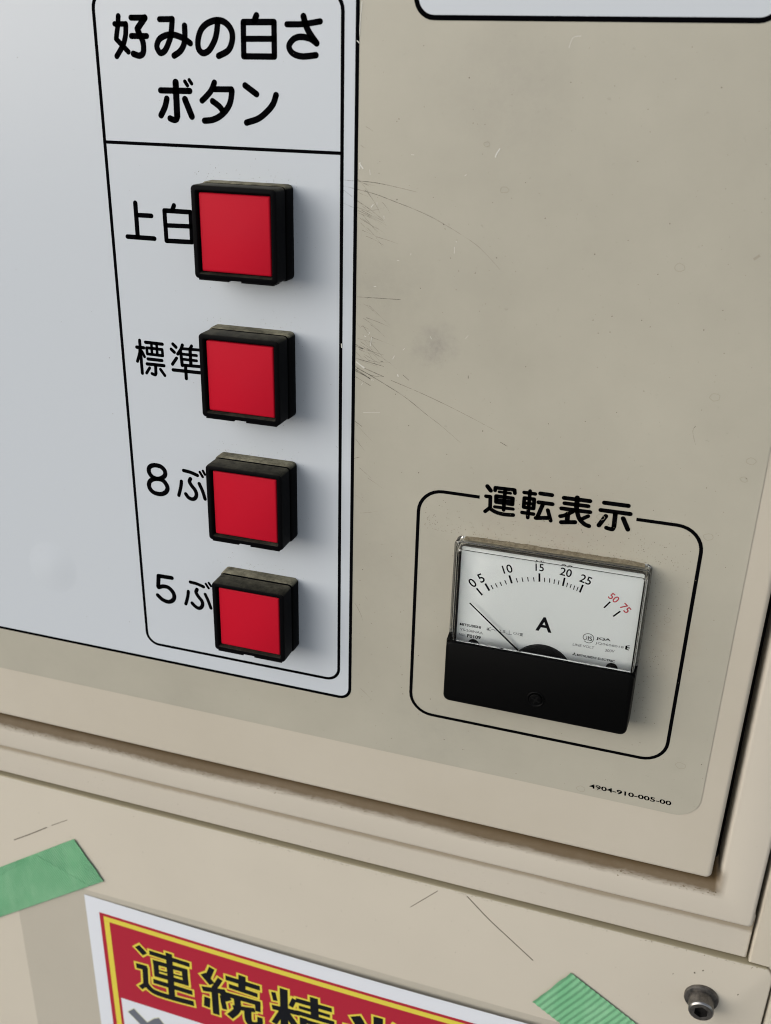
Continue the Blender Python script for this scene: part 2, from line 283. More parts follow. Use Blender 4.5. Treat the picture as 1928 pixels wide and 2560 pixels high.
D_ch = {"title":[[[[[-88.05,-149.46],[-88.37,-147.17],[-89.33,-143.44]],1.5,0,0],[[[-89.35,-143.24],[-85.51,-139.78]],1.49,0,0],[[[-89.54,-147.32],[-85.74,-147.35]],1.4,0,0],[[[-85.74,-147.35],[-85.74,-147.28],[-85.73,-147.2],[-85.72,-147.07],[-85.72,-146.89],[-85.74,-146.61],[-85.78,-146.22],[-85.82,-145.73],[-85.89,-145.18],[-85.98,-144.61],[-86.1,-144.07],[-86.26,-143.57],[-86.43,-143.07],[-86.64,-142.56],[-86.9,-142.04],[-87.21,-141.5],[-87.65,-140.88],[-88.2,-140.18],[-88.77,-139.49],[-89.27,-138.9],[-89.62,-138.48]],1.56,0,0],[[[-83.8,-149.05],[-79.1,-149.09]],1.54,0,0],[[[-79.11,-149.05],[-81.87,-146.07],[-81.17,-144.33]],1.83,0,0],[[[-81.17,-144.33],[-81.04,-144.12],[-80.86,-143.84],[-80.65,-143.5],[-80.46,-143.14],[-80.32,-142.78],[-80.24,-142.4],[-80.18,-142.0],[-80.16,-141.59],[-80.15,-141.18],[-80.17,-140.82],[-80.21,-140.47],[-80.27,-140.14],[-80.35,-139.83],[-80.47,-139.56],[-80.62,-139.33],[-80.81,-139.14],[-81.04,-138.99],[-81.3,-138.88],[-81.59,-138.81],[-81.9,-138.77],[-82.27,-138.81],[-82.72,-138.91],[-83.17,-139.04],[-83.56,-139.16],[-83.83,-139.24]],1.72,0,0],[[[-84.08,-144.1],[-78.86,-144.16]],1.56,0,0]],[[[[-74.22,-148.71],[-70.01,-148.78]],1.53,0,0],[[[-70.01,-148.78],[-70.02,-148.64],[-70.04,-148.46],[-70.06,-148.22],[-70.1,-147.92],[-70.17,-147.54],[-70.25,-147.02],[-70.35,-146.38],[-70.47,-145.7],[-70.6,-145.03],[-70.74,-144.45],[-70.89,-144.0],[-71.05,-143.6],[-71.21,-143.25],[-71.4,-142.89],[-71.61,-142.51],[-71.84,-142.06],[-72.1,-141.59],[-72.38,-141.11],[-72.68,-140.68],[-72.97,-140.34],[-73.29,-140.07],[-73.64,-139.86],[-73.99,-139.7],[-74.32,-139.62],[-74.6,-139.63],[-74.85,-139.75],[-75.08,-139.99],[-75.28,-140.29],[-75.44,-140.61],[-75.55,-140.89],[-75.62,-141.12],[-75.66,-141.35],[-75.65,-141.57],[-75.6,-141.81],[-75.51,-142.06],[-75.38,-142.34],[-75.22,-142.65],[-75.01,-142.97],[-74.75,-143.27],[-74.43,-143.54],[-74.02,-143.78],[-73.53,-144.02],[-72.99,-144.23],[-72.45,-144.41],[-71.94,-144.54],[-71.46,-144.62],[-70.99,-144.66],[-70.52,-144.66],[-70.04,-144.63],[-69.54,-144.57],[-69.0,-144.46],[-68.42,-144.32],[-67.84,-144.14],[-67.27,-143.94],[-66.73,-143.73],[-66.2,-143.48],[-65.66,-143.18],[-65.16,-142.87],[-64.74,-142.6],[-64.43,-142.41]],1.66,0,0],[[[-66.04,-147.06],[-66.04,-146.65],[-66.04,-146.06],[-66.05,-145.38],[-66.07,-144.71],[-66.11,-144.13],[-66.17,-143.64],[-66.24,-143.2],[-66.33,-142.78],[-66.45,-142.39],[-66.61,-142.0],[-66.8,-141.61],[-67.03,-141.24],[-67.3,-140.88],[-67.59,-140.54],[-67.92,-140.23],[-68.33,-139.92],[-68.81,-139.63],[-69.31,-139.36],[-69.75,-139.14],[-70.05,-138.98]],1.69,0,0]],[[[[-55.14,-148.42],[-55.22,-147.95],[-55.32,-147.28],[-55.45,-146.51],[-55.59,-145.75],[-55.74,-145.1],[-55.89,-144.58],[-56.05,-144.13],[-56.22,-143.71],[-56.42,-143.3],[-56.67,-142.86],[-56.96,-142.39],[-57.3,-141.89],[-57.67,-141.39],[-58.05,-140.95],[-58.43,-140.59],[-58.82,-140.31],[-59.23,-140.09],[-59.65,-139.93],[-60.04,-139.84],[-60.4,-139.84],[-60.74,-139.93],[-61.06,-140.1],[-61.35,-140.34],[-61.6,-140.65],[-61.78,-140.99],[-61.89,-141.4],[-61.94,-141.88],[-61.94,-142.4],[-61.89,-142.94],[-61.8,-143.47],[-61.65,-144.01],[-61.46,-144.57],[-61.21,-145.14],[-60.92,-145.68],[-60.6,-146.16],[-60.22,-146.58],[-59.8,-146.96],[-59.33,-147.3],[-58.84,-147.6],[-58.32,-147.86],[-57.75,-148.09],[-57.14,-148.29],[-56.51,-148.45],[-55.89,-148.55],[-55.29,-148.59],[-54.72,-148.57],[-54.16,-148.49],[-53.61,-148.36],[-53.1,-148.16],[-52.63,-147.91],[-52.18,-147.6],[-51.76,-147.21],[-51.38,-146.77],[-51.07,-146.3],[-50.83,-145.82],[-50.69,-145.32],[-50.62,-144.79],[-50.62,-144.24],[-50.68,-143.7],[-50.78,-143.17],[-50.94,-142.65],[-51.14,-142.12],[-51.4,-141.61],[-51.73,-141.13],[-52.14,-140.69],[-52.71,-140.3],[-53.43,-139.94],[-54.19,-139.62],[-54.86,-139.35],[-55.32,-139.16]],1.7,0,0]],[[[[-47.03,-148.2],[-37.38,-148.29],[-37.45,-139.28],[-47.19,-139.19]],1.61,1,0],[[[-47.12,-143.82],[-37.44,-143.94]],1.5,0,0],[[[-42.82,-149.92],[-43.45,-148.66]],1.72,0,0]],[[[[-33.38,-147.75],[-32.88,-147.75],[-32.16,-147.75],[-31.34,-147.76],[-30.52,-147.77],[-29.82,-147.78],[-29.28,-147.8],[-28.83,-147.82],[-28.4,-147.85],[-27.92,-147.9],[-27.33,-147.97],[-26.53,-148.07],[-25.58,-148.21],[-24.6,-148.37],[-23.74,-148.5],[-23.15,-148.59]],1.51,0,0],[[[-28.27,-149.82],[-28.2,-149.58],[-28.11,-149.24],[-28.0,-148.84],[-27.87,-148.41],[-27.71,-147.99],[-27.54,-147.58],[-27.36,-147.16],[-27.15,-146.72],[-26.89,-146.26],[-26.58,-145.77],[-26.17,-145.21],[-25.65,-144.56],[-25.11,-143.93],[-24.64,-143.38],[-24.31,-142.99]],1.74,0,0],[[[-24.31,-142.99],[-24.58,-143.16],[-24.96,-143.41],[-25.41,-143.7],[-25.9,-143.96],[-26.4,-144.17],[-26.94,-144.31],[-27.53,-144.43],[-28.15,-144.52],[-28.74,-144.56],[-29.28,-144.57],[-29.77,-144.52],[-30.22,-144.44],[-30.65,-144.31],[-31.04,-144.15],[-31.41,-143.94],[-31.76,-143.67],[-32.11,-143.35],[-32.41,-142.99],[-32.65,-142.63],[-32.79,-142.3],[-32.83,-141.99],[-32.79,-141.68],[-32.67,-141.38],[-32.52,-141.1],[-32.33,-140.84],[-32.12,-140.61],[-31.87,-140.39],[-31.59,-140.2],[-31.26,-140.03],[-30.89,-139.88],[-30.47,-139.75],[-30.02,-139.64],[-29.52,-139.56],[-28.98,-139.5],[-28.37,-139.48],[-27.62,-139.52],[-26.73,-139.6],[-25.84,-139.71],[-25.06,-139.81],[-24.51,-139.88]],1.63,0,0]],[[[[-75.33,-129.28],[-65.41,-129.36]],1.67,0,0],[[[-70.05,-131.62],[-70.18,-122.04]],2.01,0,0],[[[-70.18,-122.04],[-70.22,-121.92],[-70.26,-121.74],[-70.32,-121.54],[-70.4,-121.35],[-70.52,-121.22],[-70.67,-121.14],[-70.86,-121.08],[-71.07,-121.06],[-71.29,-121.05],[-71.51,-121.07],[-71.75,-121.11],[-72.02,-121.19],[-72.28,-121.28],[-72.51,-121.37],[-72.66,-121.42]],1.74,0,0],[[[-73.38,-126.97],[-73.48,-126.64],[-73.62,-126.19],[-73.79,-125.65],[-73.98,-125.1],[-74.2,-124.59],[-74.48,-124.07],[-74.83,-123.52],[-75.18,-122.99],[-75.49,-122.54],[-75.71,-122.21]],1.79,0,0],[[[-67.21,-126.98],[-65.16,-122.21]],1.89,0,0],[[[-66.94,-131.99],[-66.13,-130.88]],1.02,0,0],[[[-65.43,-132.43],[-64.67,-131.41]],0.96,0,0]],[[[[-57.1,-131.89],[-57.23,-131.61],[-57.42,-131.2],[-57.64,-130.73],[-57.89,-130.26],[-58.15,-129.84],[-58.43,-129.49],[-58.74,-129.15],[-59.06,-128.83],[-59.4,-128.52],[-59.73,-128.22],[-60.09,-127.9],[-60.49,-127.57],[-60.88,-127.26],[-61.21,-126.99],[-61.45,-126.8]],1.66,0,0],[[[-57.19,-130.07],[-51.67,-130.17]],1.57,0,0],[[[-51.59,-130.12],[-51.56,-130.05],[-51.51,-129.96],[-51.47,-129.83],[-51.44,-129.64],[-51.46,-129.34],[-51.53,-128.91],[-51.63,-128.37],[-51.76,-127.76],[-51.91,-127.16],[-52.09,-126.62],[-52.29,-126.16],[-52.52,-125.73],[-52.77,-125.33],[-53.07,-124.93],[-53.4,-124.54],[-53.78,-124.13],[-54.22,-123.73],[-54.69,-123.33],[-55.17,-122.97],[-55.66,-122.64],[-56.14,-122.35],[-56.63,-122.1],[-57.14,-121.87],[-57.65,-121.68],[-58.17,-121.52],[-58.75,-121.39],[-59.39,-121.3],[-60.02,-121.23],[-60.56,-121.19],[-60.94,-121.15]],1.73,0,0],[[[-57.96,-126.75],[-57.65,-126.56],[-57.19,-126.29],[-56.68,-125.98],[-56.19,-125.66],[-55.8,-125.38],[-55.5,-125.1],[-55.26,-124.82],[-55.05,-124.55],[-54.89,-124.32],[-54.77,-124.15]],1.7,0,0]],[[[[-47.07,-131.36],[-43.42,-129.07]],1.69,0,0],[[[-37.17,-128.99],[-37.29,-128.66],[-37.44,-128.19],[-37.64,-127.64],[-37.87,-127.08],[-38.14,-126.58],[-38.44,-126.15],[-38.78,-125.73],[-39.16,-125.32],[-39.57,-124.92],[-40.04,-124.51],[-40.55,-124.07],[-41.1,-123.62],[-41.7,-123.17],[-42.34,-122.75],[-43.01,-122.37],[-43.8,-122.04],[-44.7,-121.74],[-45.6,-121.48],[-46.38,-121.26],[-46.93,-121.1]],1.72,0,0]]],"fine white":[[[[[-87.09,-95.62],[-87.11,-84.9]],1.43,0,0],[[[-86.62,-91.88],[-81.53,-91.93]],1.32,0,0],[[[-90.92,-84.81],[-81.0,-84.83]],1.35,0,0]],[[[[-76.71,-93.88],[-67.43,-93.91],[-67.41,-84.63],[-76.62,-84.43]],1.33,1,0],[[[-76.75,-89.29],[-67.4,-89.51]],1.26,0,0],[[[-73.16,-95.64],[-73.86,-94.15]],1.35,0,0]]],"standard":[[[[[-89.46,-50.39],[-89.38,-38.8]],1.1,0,0],[[[-90.8,-47.88],[-88.04,-47.93]],1.12,0,0],[[[-89.62,-47.36],[-89.64,-47.14],[-89.68,-46.84],[-89.73,-46.48],[-89.8,-46.08],[-89.91,-45.64],[-90.09,-45.12],[-90.32,-44.49],[-90.57,-43.86],[-90.79,-43.3],[-90.94,-42.91]],1.04,0,0],[[[-88.9,-46.59],[-88.03,-44.82]],0.99,0,0],[[[-87.23,-49.94],[-80.79,-49.91]],1.08,0,0],[[[-86.92,-48.05],[-80.99,-48.02],[-80.95,-45.89],[-86.88,-45.92]],0.95,1,0],[[[-85.03,-49.74],[-85.01,-46.06]],0.93,0,0],[[[-83.01,-49.69],[-82.98,-46.05]],0.93,0,0],[[[-86.78,-44.16],[-81.36,-44.16]],1.06,0,0],[[[-87.25,-42.36],[-80.71,-42.42]],1.1,0,0],[[[-83.97,-42.2],[-84.06,-39.38]],1.12,0,0],[[[-84.06,-39.38],[-84.1,-39.28],[-84.14,-39.14],[-84.2,-38.98],[-84.3,-38.85],[-84.43,-38.78],[-84.63,-38.79],[-84.9,-38.85],[-85.19,-38.95],[-85.44,-39.04],[-85.61,-39.09]],1.03,0,0],[[[-86.35,-41.06],[-87.71,-39.07]],0.97,0,0],[[[-82.16,-40.95],[-80.64,-38.95]],1.03,0,0]],[[[[-76.75,-50.36],[-75.64,-49.39]],1.1,0,0],[[[-77.52,-48.49],[-76.4,-47.55]],1.1,0,0],[[[-75.68,-45.59],[-77.43,-43.28]],1.05,0,0],[[[-73.18,-50.37],[-73.26,-50.15],[-73.37,-49.85],[-73.51,-49.5],[-73.68,-49.13],[-73.86,-48.77],[-74.1,-48.41],[-74.4,-48.02],[-74.7,-47.63],[-74.97,-47.3],[-75.16,-47.06]],1.06,0,0],[[[-73.97,-47.77],[-73.68,-43.29]],1.15,0,0],[[[-73.48,-49.11],[-65.73,-49.3]],0.93,0,0],[[[-69.74,-50.38],[-70.31,-49.3]],1.03,0,0],[[[-70.39,-49.37],[-70.38,-43.72]],1.17,0,0],[[[-73.7,-47.21],[-68.06,-47.26]],0.91,0,0],[[[-73.72,-45.46],[-68.11,-45.46]],0.91,0,0],[[[-73.68,-43.37],[-66.06,-43.56]],1.01,0,0],[[[-77.3,-41.3],[-65.46,-41.4]],1.13,0,0],[[[-72.45,-43.25],[-72.43,-38.78]],1.14,0,0]]],"eight parts":[[[[[-87.22,-4.91],[-86.78,-4.94],[-86.3,-4.94],[-85.8,-4.91],[-85.32,-4.84],[-84.91,-4.72],[-84.54,-4.54],[-84.2,-4.3],[-83.9,-4.03],[-83.64,-3.74],[-83.45,-3.44],[-83.32,-3.11],[-83.24,-2.75],[-83.22,-2.38],[-83.25,-2.01],[-83.35,-1.68],[-83.53,-1.37],[-83.78,-1.07],[-84.09,-0.79],[-84.42,-0.54],[-84.76,-0.32],[-85.1,-0.13],[-85.48,0.03],[-85.87,0.16],[-86.27,0.25],[-86.66,0.29],[-87.05,0.28],[-87.46,0.22],[-87.86,0.13],[-88.24,-0.01],[-88.57,-0.18],[-88.87,-0.41],[-89.14,-0.68],[-89.38,-0.98],[-89.58,-1.3],[-89.73,-1.61],[-89.83,-1.93],[-89.88,-2.25],[-89.89,-2.58],[-89.86,-2.9],[-89.8,-3.19],[-89.69,-3.46],[-89.55,-3.71],[-89.38,-3.94],[-89.16,-4.15],[-88.92,-4.34],[-88.64,-4.5],[-88.33,-4.65],[-87.98,-4.77],[-87.61,-4.86]],1.62,1,0],[[[-87.05,0.35],[-86.55,0.29],[-86.02,0.28],[-85.48,0.31],[-84.98,0.4],[-84.53,0.55],[-84.14,0.78],[-83.78,1.1],[-83.47,1.47],[-83.2,1.85],[-83.0,2.2],[-82.86,2.54],[-82.77,2.88],[-82.74,3.22],[-82.76,3.55],[-82.83,3.87],[-82.95,4.19],[-83.13,4.51],[-83.35,4.82],[-83.62,5.11],[-83.92,5.36],[-84.25,5.59],[-84.63,5.79],[-85.05,5.97],[-85.49,6.11],[-85.94,6.2],[-86.43,6.23],[-86.97,6.22],[-87.51,6.17],[-88.03,6.08],[-88.48,5.95],[-88.86,5.76],[-89.2,5.53],[-89.5,5.26],[-89.75,4.96],[-89.95,4.64],[-90.11,4.3],[-90.22,3.93],[-90.28,3.54],[-90.29,3.15],[-90.25,2.79],[-90.16,2.45],[-90.01,2.12],[-89.82,1.79],[-89.57,1.5],[-89.28,1.23],[-88.92,1.0],[-88.49,0.78],[-88.02,0.59],[-87.54,0.44]],1.63,1,0]],[[[[-75.72,-4.49],[-75.36,-4.46],[-74.84,-4.41],[-74.24,-4.35],[-73.62,-4.27],[-73.03,-4.17],[-72.45,-4.03],[-71.82,-3.86],[-71.21,-3.67],[-70.69,-3.51],[-70.33,-3.4]],1.25,0,0],[[[-76.87,-0.19],[-76.92,0.1],[-76.97,0.51],[-77.05,1.0],[-77.15,1.55],[-77.28,2.11],[-77.46,2.77],[-77.7,3.55],[-77.94,4.34],[-78.16,5.03],[-78.32,5.51]],1.23,0,0],[[[-73.19,-1.65],[-73.28,-1.5],[-73.4,-1.28],[-73.54,-1.03],[-73.63,-0.75],[-73.65,-0.47],[-73.57,-0.19],[-73.42,0.12],[-73.22,0.44],[-73.01,0.77],[-72.79,1.08],[-72.55,1.38],[-72.27,1.67],[-71.99,1.97],[-71.74,2.27],[-71.54,2.58],[-71.39,2.9],[-71.28,3.23],[-71.2,3.56],[-71.16,3.89],[-71.16,4.2],[-71.2,4.51],[-71.28,4.82],[-71.4,5.11],[-71.55,5.38],[-71.72,5.61],[-71.91,5.8],[-72.14,5.96],[-72.38,6.09],[-72.64,6.17],[-72.91,6.22],[-73.2,6.22],[-73.52,6.18],[-73.85,6.1],[-74.16,5.98],[-74.43,5.83],[-74.68,5.61],[-74.91,5.32],[-75.11,5.02],[-75.29,4.75],[-75.41,4.56]],1.37,0,0],[[[-69.79,-0.25],[-69.63,0.09],[-69.41,0.57],[-69.15,1.14],[-68.89,1.75],[-68.66,2.33],[-68.45,2.96],[-68.25,3.67],[-68.06,4.36],[-67.9,4.96],[-67.78,5.39]],1.27,0,0],[[[-69.3,-4.79],[-68.26,-3.1]],0.91,0,0],[[[-68.03,-5.43],[-67.35,-4.15]],0.9,0,0]]],"five parts":[[[[[-83.65,40.27],[-89.26,40.4],[-89.79,45.11]],1.61,0,0],[[[-89.65,45.39],[-89.36,45.27],[-88.96,45.08],[-88.49,44.87],[-88.0,44.7],[-87.53,44.59],[-87.08,44.54],[-86.62,44.53],[-86.16,44.56],[-85.71,44.64],[-85.3,44.8],[-84.9,45.03],[-84.51,45.33],[-84.15,45.69],[-83.83,46.07],[-83.58,46.45],[-83.39,46.83],[-83.26,47.24],[-83.17,47.66],[-83.14,48.07],[-83.17,48.45],[-83.24,48.81],[-83.37,49.16],[-83.55,49.5],[-83.78,49.8],[-84.04,50.08],[-84.35,50.34],[-84.71,50.58],[-85.1,50.79],[-85.52,50.95],[-85.96,51.03],[-86.42,51.04],[-86.92,50.97],[-87.43,50.85],[-87.93,50.69],[-88.39,50.49],[-88.83,50.22],[-89.26,49.87],[-89.66,49.5],[-89.99,49.17],[-90.23,48.95]],1.63,0,0]],[[[[-75.9,40.64],[-75.52,40.66],[-74.98,40.7],[-74.35,40.75],[-73.7,40.81],[-73.11,40.9],[-72.53,41.03],[-71.91,41.2],[-71.32,41.37],[-70.81,41.53],[-70.45,41.64]],1.26,0,0],[[[-76.97,44.8],[-77.02,45.14],[-77.09,45.61],[-77.19,46.17],[-77.3,46.78],[-77.43,47.37],[-77.61,48.01],[-77.83,48.73],[-78.06,49.45],[-78.27,50.07],[-78.41,50.51]],1.24,0,0],[[[-73.25,43.28],[-73.34,43.46],[-73.47,43.7],[-73.61,43.99],[-73.71,44.3],[-73.73,44.6],[-73.64,44.92],[-73.49,45.26],[-73.28,45.6],[-73.05,45.95],[-72.82,46.29],[-72.57,46.62],[-72.28,46.94],[-71.98,47.26],[-71.71,47.58],[-71.51,47.9],[-71.38,48.23],[-71.3,48.56],[-71.26,48.89],[-71.26,49.21],[-71.3,49.52],[-71.39,49.84],[-71.52,50.15],[-71.69,50.45],[-71.88,50.71],[-72.09,50.93],[-72.3,51.09],[-72.54,51.21],[-72.79,51.28],[-73.06,51.32],[-73.32,51.31],[-73.59,51.24],[-73.88,51.12],[-74.17,50.95],[-74.44,50.77],[-74.69,50.59],[-74.93,50.4],[-75.15,50.18],[-75.36,49.96],[-75.53,49.76],[-75.65,49.63]],1.4,0,0],[[[-69.93,44.71],[-69.78,45.04],[-69.58,45.5],[-69.34,46.04],[-69.09,46.62],[-68.86,47.19],[-68.64,47.82],[-68.4,48.54],[-68.17,49.26],[-67.97,49.88],[-67.83,50.31]],1.23,0,0],[[[-69.42,40.22],[-68.34,41.86]],0.9,0,0],[[[-68.15,39.58],[-67.32,40.75]],0.9,0,0]]],"meter":[[[[[34.28,-14.6],[35.45,-13.25]],1.47,0,0],[[[36.89,-13.52],[36.91,-14.47],[43.16,-14.59],[43.33,-13.51]],1.28,0,0],[[[38.19,-13.23],[41.95,-13.27]],0.99,0,0],[[[37.36,-11.61],[42.82,-11.63],[42.85,-9.51],[37.46,-9.52]],1.32,1,0],[[[37.36,-10.48],[42.9,-10.53]],0.82,0,0],[[[37.14,-7.77],[43.19,-7.9]],1.14,0,0],[[[40.14,-14.35],[40.14,-7.11]],1.25,0,0],[[[34.04,-11.05],[35.49,-11.09],[35.67,-7.27],[34.1,-5.68]],1.3,0,0],[[[35.69,-6.92],[35.95,-6.77],[36.31,-6.57],[36.74,-6.33],[37.21,-6.11],[37.69,-5.93],[38.18,-5.81],[38.7,-5.72],[39.25,-5.65],[39.82,-5.61],[40.39,-5.58],[41.01,-5.6],[41.7,-5.65],[42.37,-5.71],[42.95,-5.78],[43.36,-5.82]],1.37,0,0]],[[[[46.29,-14.21],[49.87,-14.22]],1.26,0,0],[[[48.15,-14.98],[48.16,-5.64]],1.23,0,0],[[[46.53,-12.32],[49.71,-12.36],[49.75,-9.1],[46.56,-9.1]],1.27,1,0],[[[46.6,-10.6],[49.7,-10.65]],1.16,0,0],[[[46.19,-7.17],[49.92,-7.17]],1.28,0,0],[[[51.45,-14.63],[55.19,-14.62]],1.39,0,0],[[[51.16,-11.52],[55.61,-11.55]],1.4,0,0],[[[52.53,-10.77],[51.28,-6.5]],1.35,0,0],[[[50.76,-5.95],[54.78,-6.59]],1.41,0,0],[[[54.33,-9.28],[55.59,-5.75]],1.29,0,0]],[[[[59.01,-14.24],[67.21,-14.38]],1.41,0,0],[[[59.35,-12.45],[66.86,-12.56]],1.34,0,0],[[[58.57,-10.55],[67.62,-10.64]],1.38,0,0],[[[63.14,-14.9],[63.31,-10.46]],1.62,0,0],[[[62.27,-10.02],[61.94,-9.78],[61.46,-9.43],[60.92,-9.03],[60.38,-8.65],[59.93,-8.36],[59.55,-8.17],[59.21,-8.03],[58.9,-7.93],[58.65,-7.86],[58.46,-7.8]],1.35,0,0],[[[60.71,-8.95],[60.8,-6.37]],1.58,0,0],[[[58.97,-5.76],[63.28,-6.45]],1.47,0,0],[[[63.48,-10.49],[63.6,-10.12],[63.77,-9.59],[63.98,-8.98],[64.23,-8.39],[64.5,-7.89],[64.82,-7.48],[65.2,-7.1],[65.6,-6.77],[65.99,-6.48],[66.35,-6.24],[66.68,-6.07],[67.01,-5.97],[67.32,-5.9],[67.57,-5.86],[67.76,-5.82]],1.45,0,0],[[[67.16,-9.19],[65.18,-7.81]],1.3,0,0]],[[[[71.59,-14.5],[79.01,-14.56]],1.43,0,0],[[[70.78,-11.86],[79.9,-11.93]],1.44,0,0],[[[75.4,-11.26],[75.46,-6.88]],1.49,0,0],[[[75.46,-6.88],[75.43,-6.74],[75.38,-6.54],[75.32,-6.31],[75.25,-6.1],[75.16,-5.95],[75.07,-5.87],[74.96,-5.83],[74.84,-5.82],[74.69,-5.83],[74.51,-5.85],[74.27,-5.88],[73.96,-5.94],[73.64,-6.0],[73.36,-6.07],[73.17,-6.11]],1.37,0,0],[[[72.58,-10.05],[70.8,-6.59]],1.5,0,0],[[[77.94,-10.11],[79.8,-6.58]],1.5,0,0]]],"notice":[[[[[-118.03,244.91],[-114.13,248.98]],3.54,0,1],[[[-119.83,258.48],[-113.61,258.1]],3.37,0,1],[[[-114.87,257.77],[-115.51,269.9]],3.03,0,1],[[[-115.04,269.07],[-118.8,273.1]],2.57,0,1],[[[-115.31,269.18],[-115.05,269.58],[-114.69,270.15],[-114.24,270.81],[-113.74,271.44],[-113.19,271.94],[-112.63,272.32],[-112.07,272.64],[-111.43,272.9],[-110.64,273.1],[-109.63,273.26],[-108.41,273.36],[-107.03,273.4],[-105.47,273.4],[-103.74,273.36],[-101.83,273.29],[-99.48,273.17],[-96.69,272.99],[-93.87,272.79],[-91.41,272.61],[-89.7,272.49]],3.37,0,1],[[[-111.64,246.77],[-90.2,246.9]],2.83,0,1],[[[-100.95,243.31],[-101.48,272.67]],3.53,0,1],[[[-110.29,252.3],[-91.57,251.54]],2.82,0,1],[[[-108.65,251.7],[-108.77,260.61]],2.91,0,1],[[[-110.18,260.5],[-91.72,259.88]],3.04,0,1],[[[-93.28,252.02],[-93.13,260.16]],3.15,0,1],[[[-108.63,257.22],[-92.24,256.19]],1.13,0,1],[[[-111.1,265.49],[-90.03,265.36]],3.03,0,1]],[[[[-78.57,244.31],[-81.33,252.16]],2.93,0,1],[[[-83.43,249.67],[-79.0,255.04]],3.68,0,1],[[[-74.54,249.93],[-79.52,260.28]],2.69,0,1],[[[-84.52,260.12],[-72.18,257.48]],3.14,0,1],[[[-77.93,258.41],[-78.02,275.09]],3.58,0,1],[[[-82.16,265.11],[-82.77,271.78]],3.22,0,1],[[[-74.32,260.82],[-73.24,269.65]],2.69,0,1],[[[-71.74,247.8],[-54.31,247.94]],3.11,0,1],[[[-63.1,243.2],[-63.65,253.91]],3.73,0,1],[[[-70.25,252.67],[-55.67,253.19]],2.82,0,1],[[[-73.99,259.11],[-54.37,258.31]],3.13,0,1],[[[-74.2,258.25],[-70.7,262.91]],3.97,0,1],[[[-55.93,257.82],[-55.88,264.1]],2.84,0,1],[[[-66.39,260.29],[-66.36,261.22],[-66.29,262.52],[-66.26,264.05],[-66.35,265.62],[-66.66,267.07],[-67.32,268.49],[-68.27,269.99],[-69.32,271.44],[-70.27,272.69],[-70.91,273.57]],3.59,0,1],[[[-68.86,266.33],[-57.45,263.77]],2.83,0,1],[[[-61.12,263.62],[-61.15,264.89],[-61.21,266.75],[-61.25,268.84],[-61.22,270.79],[-61.05,272.22],[-60.74,273.1],[-60.33,273.68],[-59.83,274.0],[-59.22,274.12],[-58.52,274.11],[-57.6,273.85],[-56.46,273.31],[-55.28,272.65],[-54.25,272.03],[-53.53,271.62]],3.78,0,1],[[[-55.13,267.62],[-55.03,272.71]],2.87,0,1]],[[[[-47.63,247.63],[-46.8,253.02]],2.32,0,1],[[[-42.4,243.51],[-42.78,280.97]],3.96,0,1],[[[-37.23,248.1],[-39.2,253.79]],2.39,0,1],[[[-48.58,257.77],[-34.98,256.64]],3.05,0,1],[[[-43.57,258.62],[-47.87,268.54]],2.86,0,1],[[[-41.89,258.27],[-37.47,265.32]],3.69,0,1],[[[-36.53,248.44],[-19.1,247.93]],2.86,0,1],[[[-27.74,243.38],[-27.34,256.57]],4.01,0,1],[[[-35.17,252.37],[-20.01,252.27]],2.12,0,1],[[[-36.63,256.36],[-17.92,256.22]],2.76,0,1],[[[-33.12,258.87],[-33.11,283.46]],3.6,0,1],[[[-34.55,260.69],[-17.67,260.32]],2.6,0,1],[[[-19.53,259.98],[-19.47,280.95]],3.52,0,1],[[[-32.97,268.9],[-19.5,268.15]],2.3,0,1],[[[-33.05,276.94],[-19.48,276.11]],2.33,0,1]],[[[[-7.93,247.18],[-4.19,254.4]],5.27,0,1],[[[2.68,243.73],[3.55,280.77]],4.42,0,1],[[[11.5,245.63],[8.41,253.58]],3.55,0,1],[[[-13.08,256.75],[18.48,255.56]],4.11,0,1],[[[1.96,256.21],[-8.24,276.18]],3.69,0,1],[[[4.04,258.45],[14.73,275.93]],4.85,0,1]]],"notice grey":[[[[[-125.79,291.58],[-116.64,301.02]],5.01,0,1],[[[-117.61,299.7],[-111.18,293.05]],3.31,0,1],[[[-112.17,292.09],[-104.46,302.55]],4.77,0,1]]]}
D_ticks = [[[[33.58,21.55],[35.71,23.82]],0.61,0,1],[[[36.42,19.24],[38.01,21.65]],0.69,0,1],[[[44.23,14.74],[45.3,17.56]],0.65,0,1],[[[54.0,12.23],[54.28,15.31]],0.62,0,1],[[[62.26,12.37],[61.95,15.44]],0.6,0,1],[[[68.31,13.82],[67.58,16.77]],0.6,0,1],[[[77.54,18.36],[75.82,20.93]],0.53,0,1],[[[81.08,21.16],[79.04,23.5]],0.54,0,1]]
D_mticks = [[[[38.4,19.48],[39.23,20.86]],0.24,0,1],[[[39.8,18.57],[40.58,19.94]],0.24,0,1],[[[41.28,17.69],[42.02,19.07]],0.24,0,1],[[[42.85,16.79],[43.59,18.27]],0.24,0,1],[[[46.56,15.32],[47.18,16.86]],0.23,0,1],[[[48.45,14.77],[48.94,16.39]],0.23,0,1],[[[50.28,14.29],[50.68,15.87]],0.23,0,1],[[[52.21,13.99],[52.56,15.52]],0.22,0,1],[[[55.8,13.54],[55.99,15.14]],0.22,0,1],[[[57.5,13.43],[57.57,15.05]],0.22,0,1],[[[59.09,13.53],[59.04,15.23]],0.22,0,1],[[[60.55,13.66],[60.4,15.28]],0.22,0,1],[[[63.38,13.99],[63.2,15.66]],0.21,0,1],[[[64.58,14.26],[64.34,15.79]],0.21,0,1],[[[65.74,14.59],[65.47,16.18]],0.21,0,1],[[[66.86,14.88],[66.54,16.42]],0.21,0,1]]
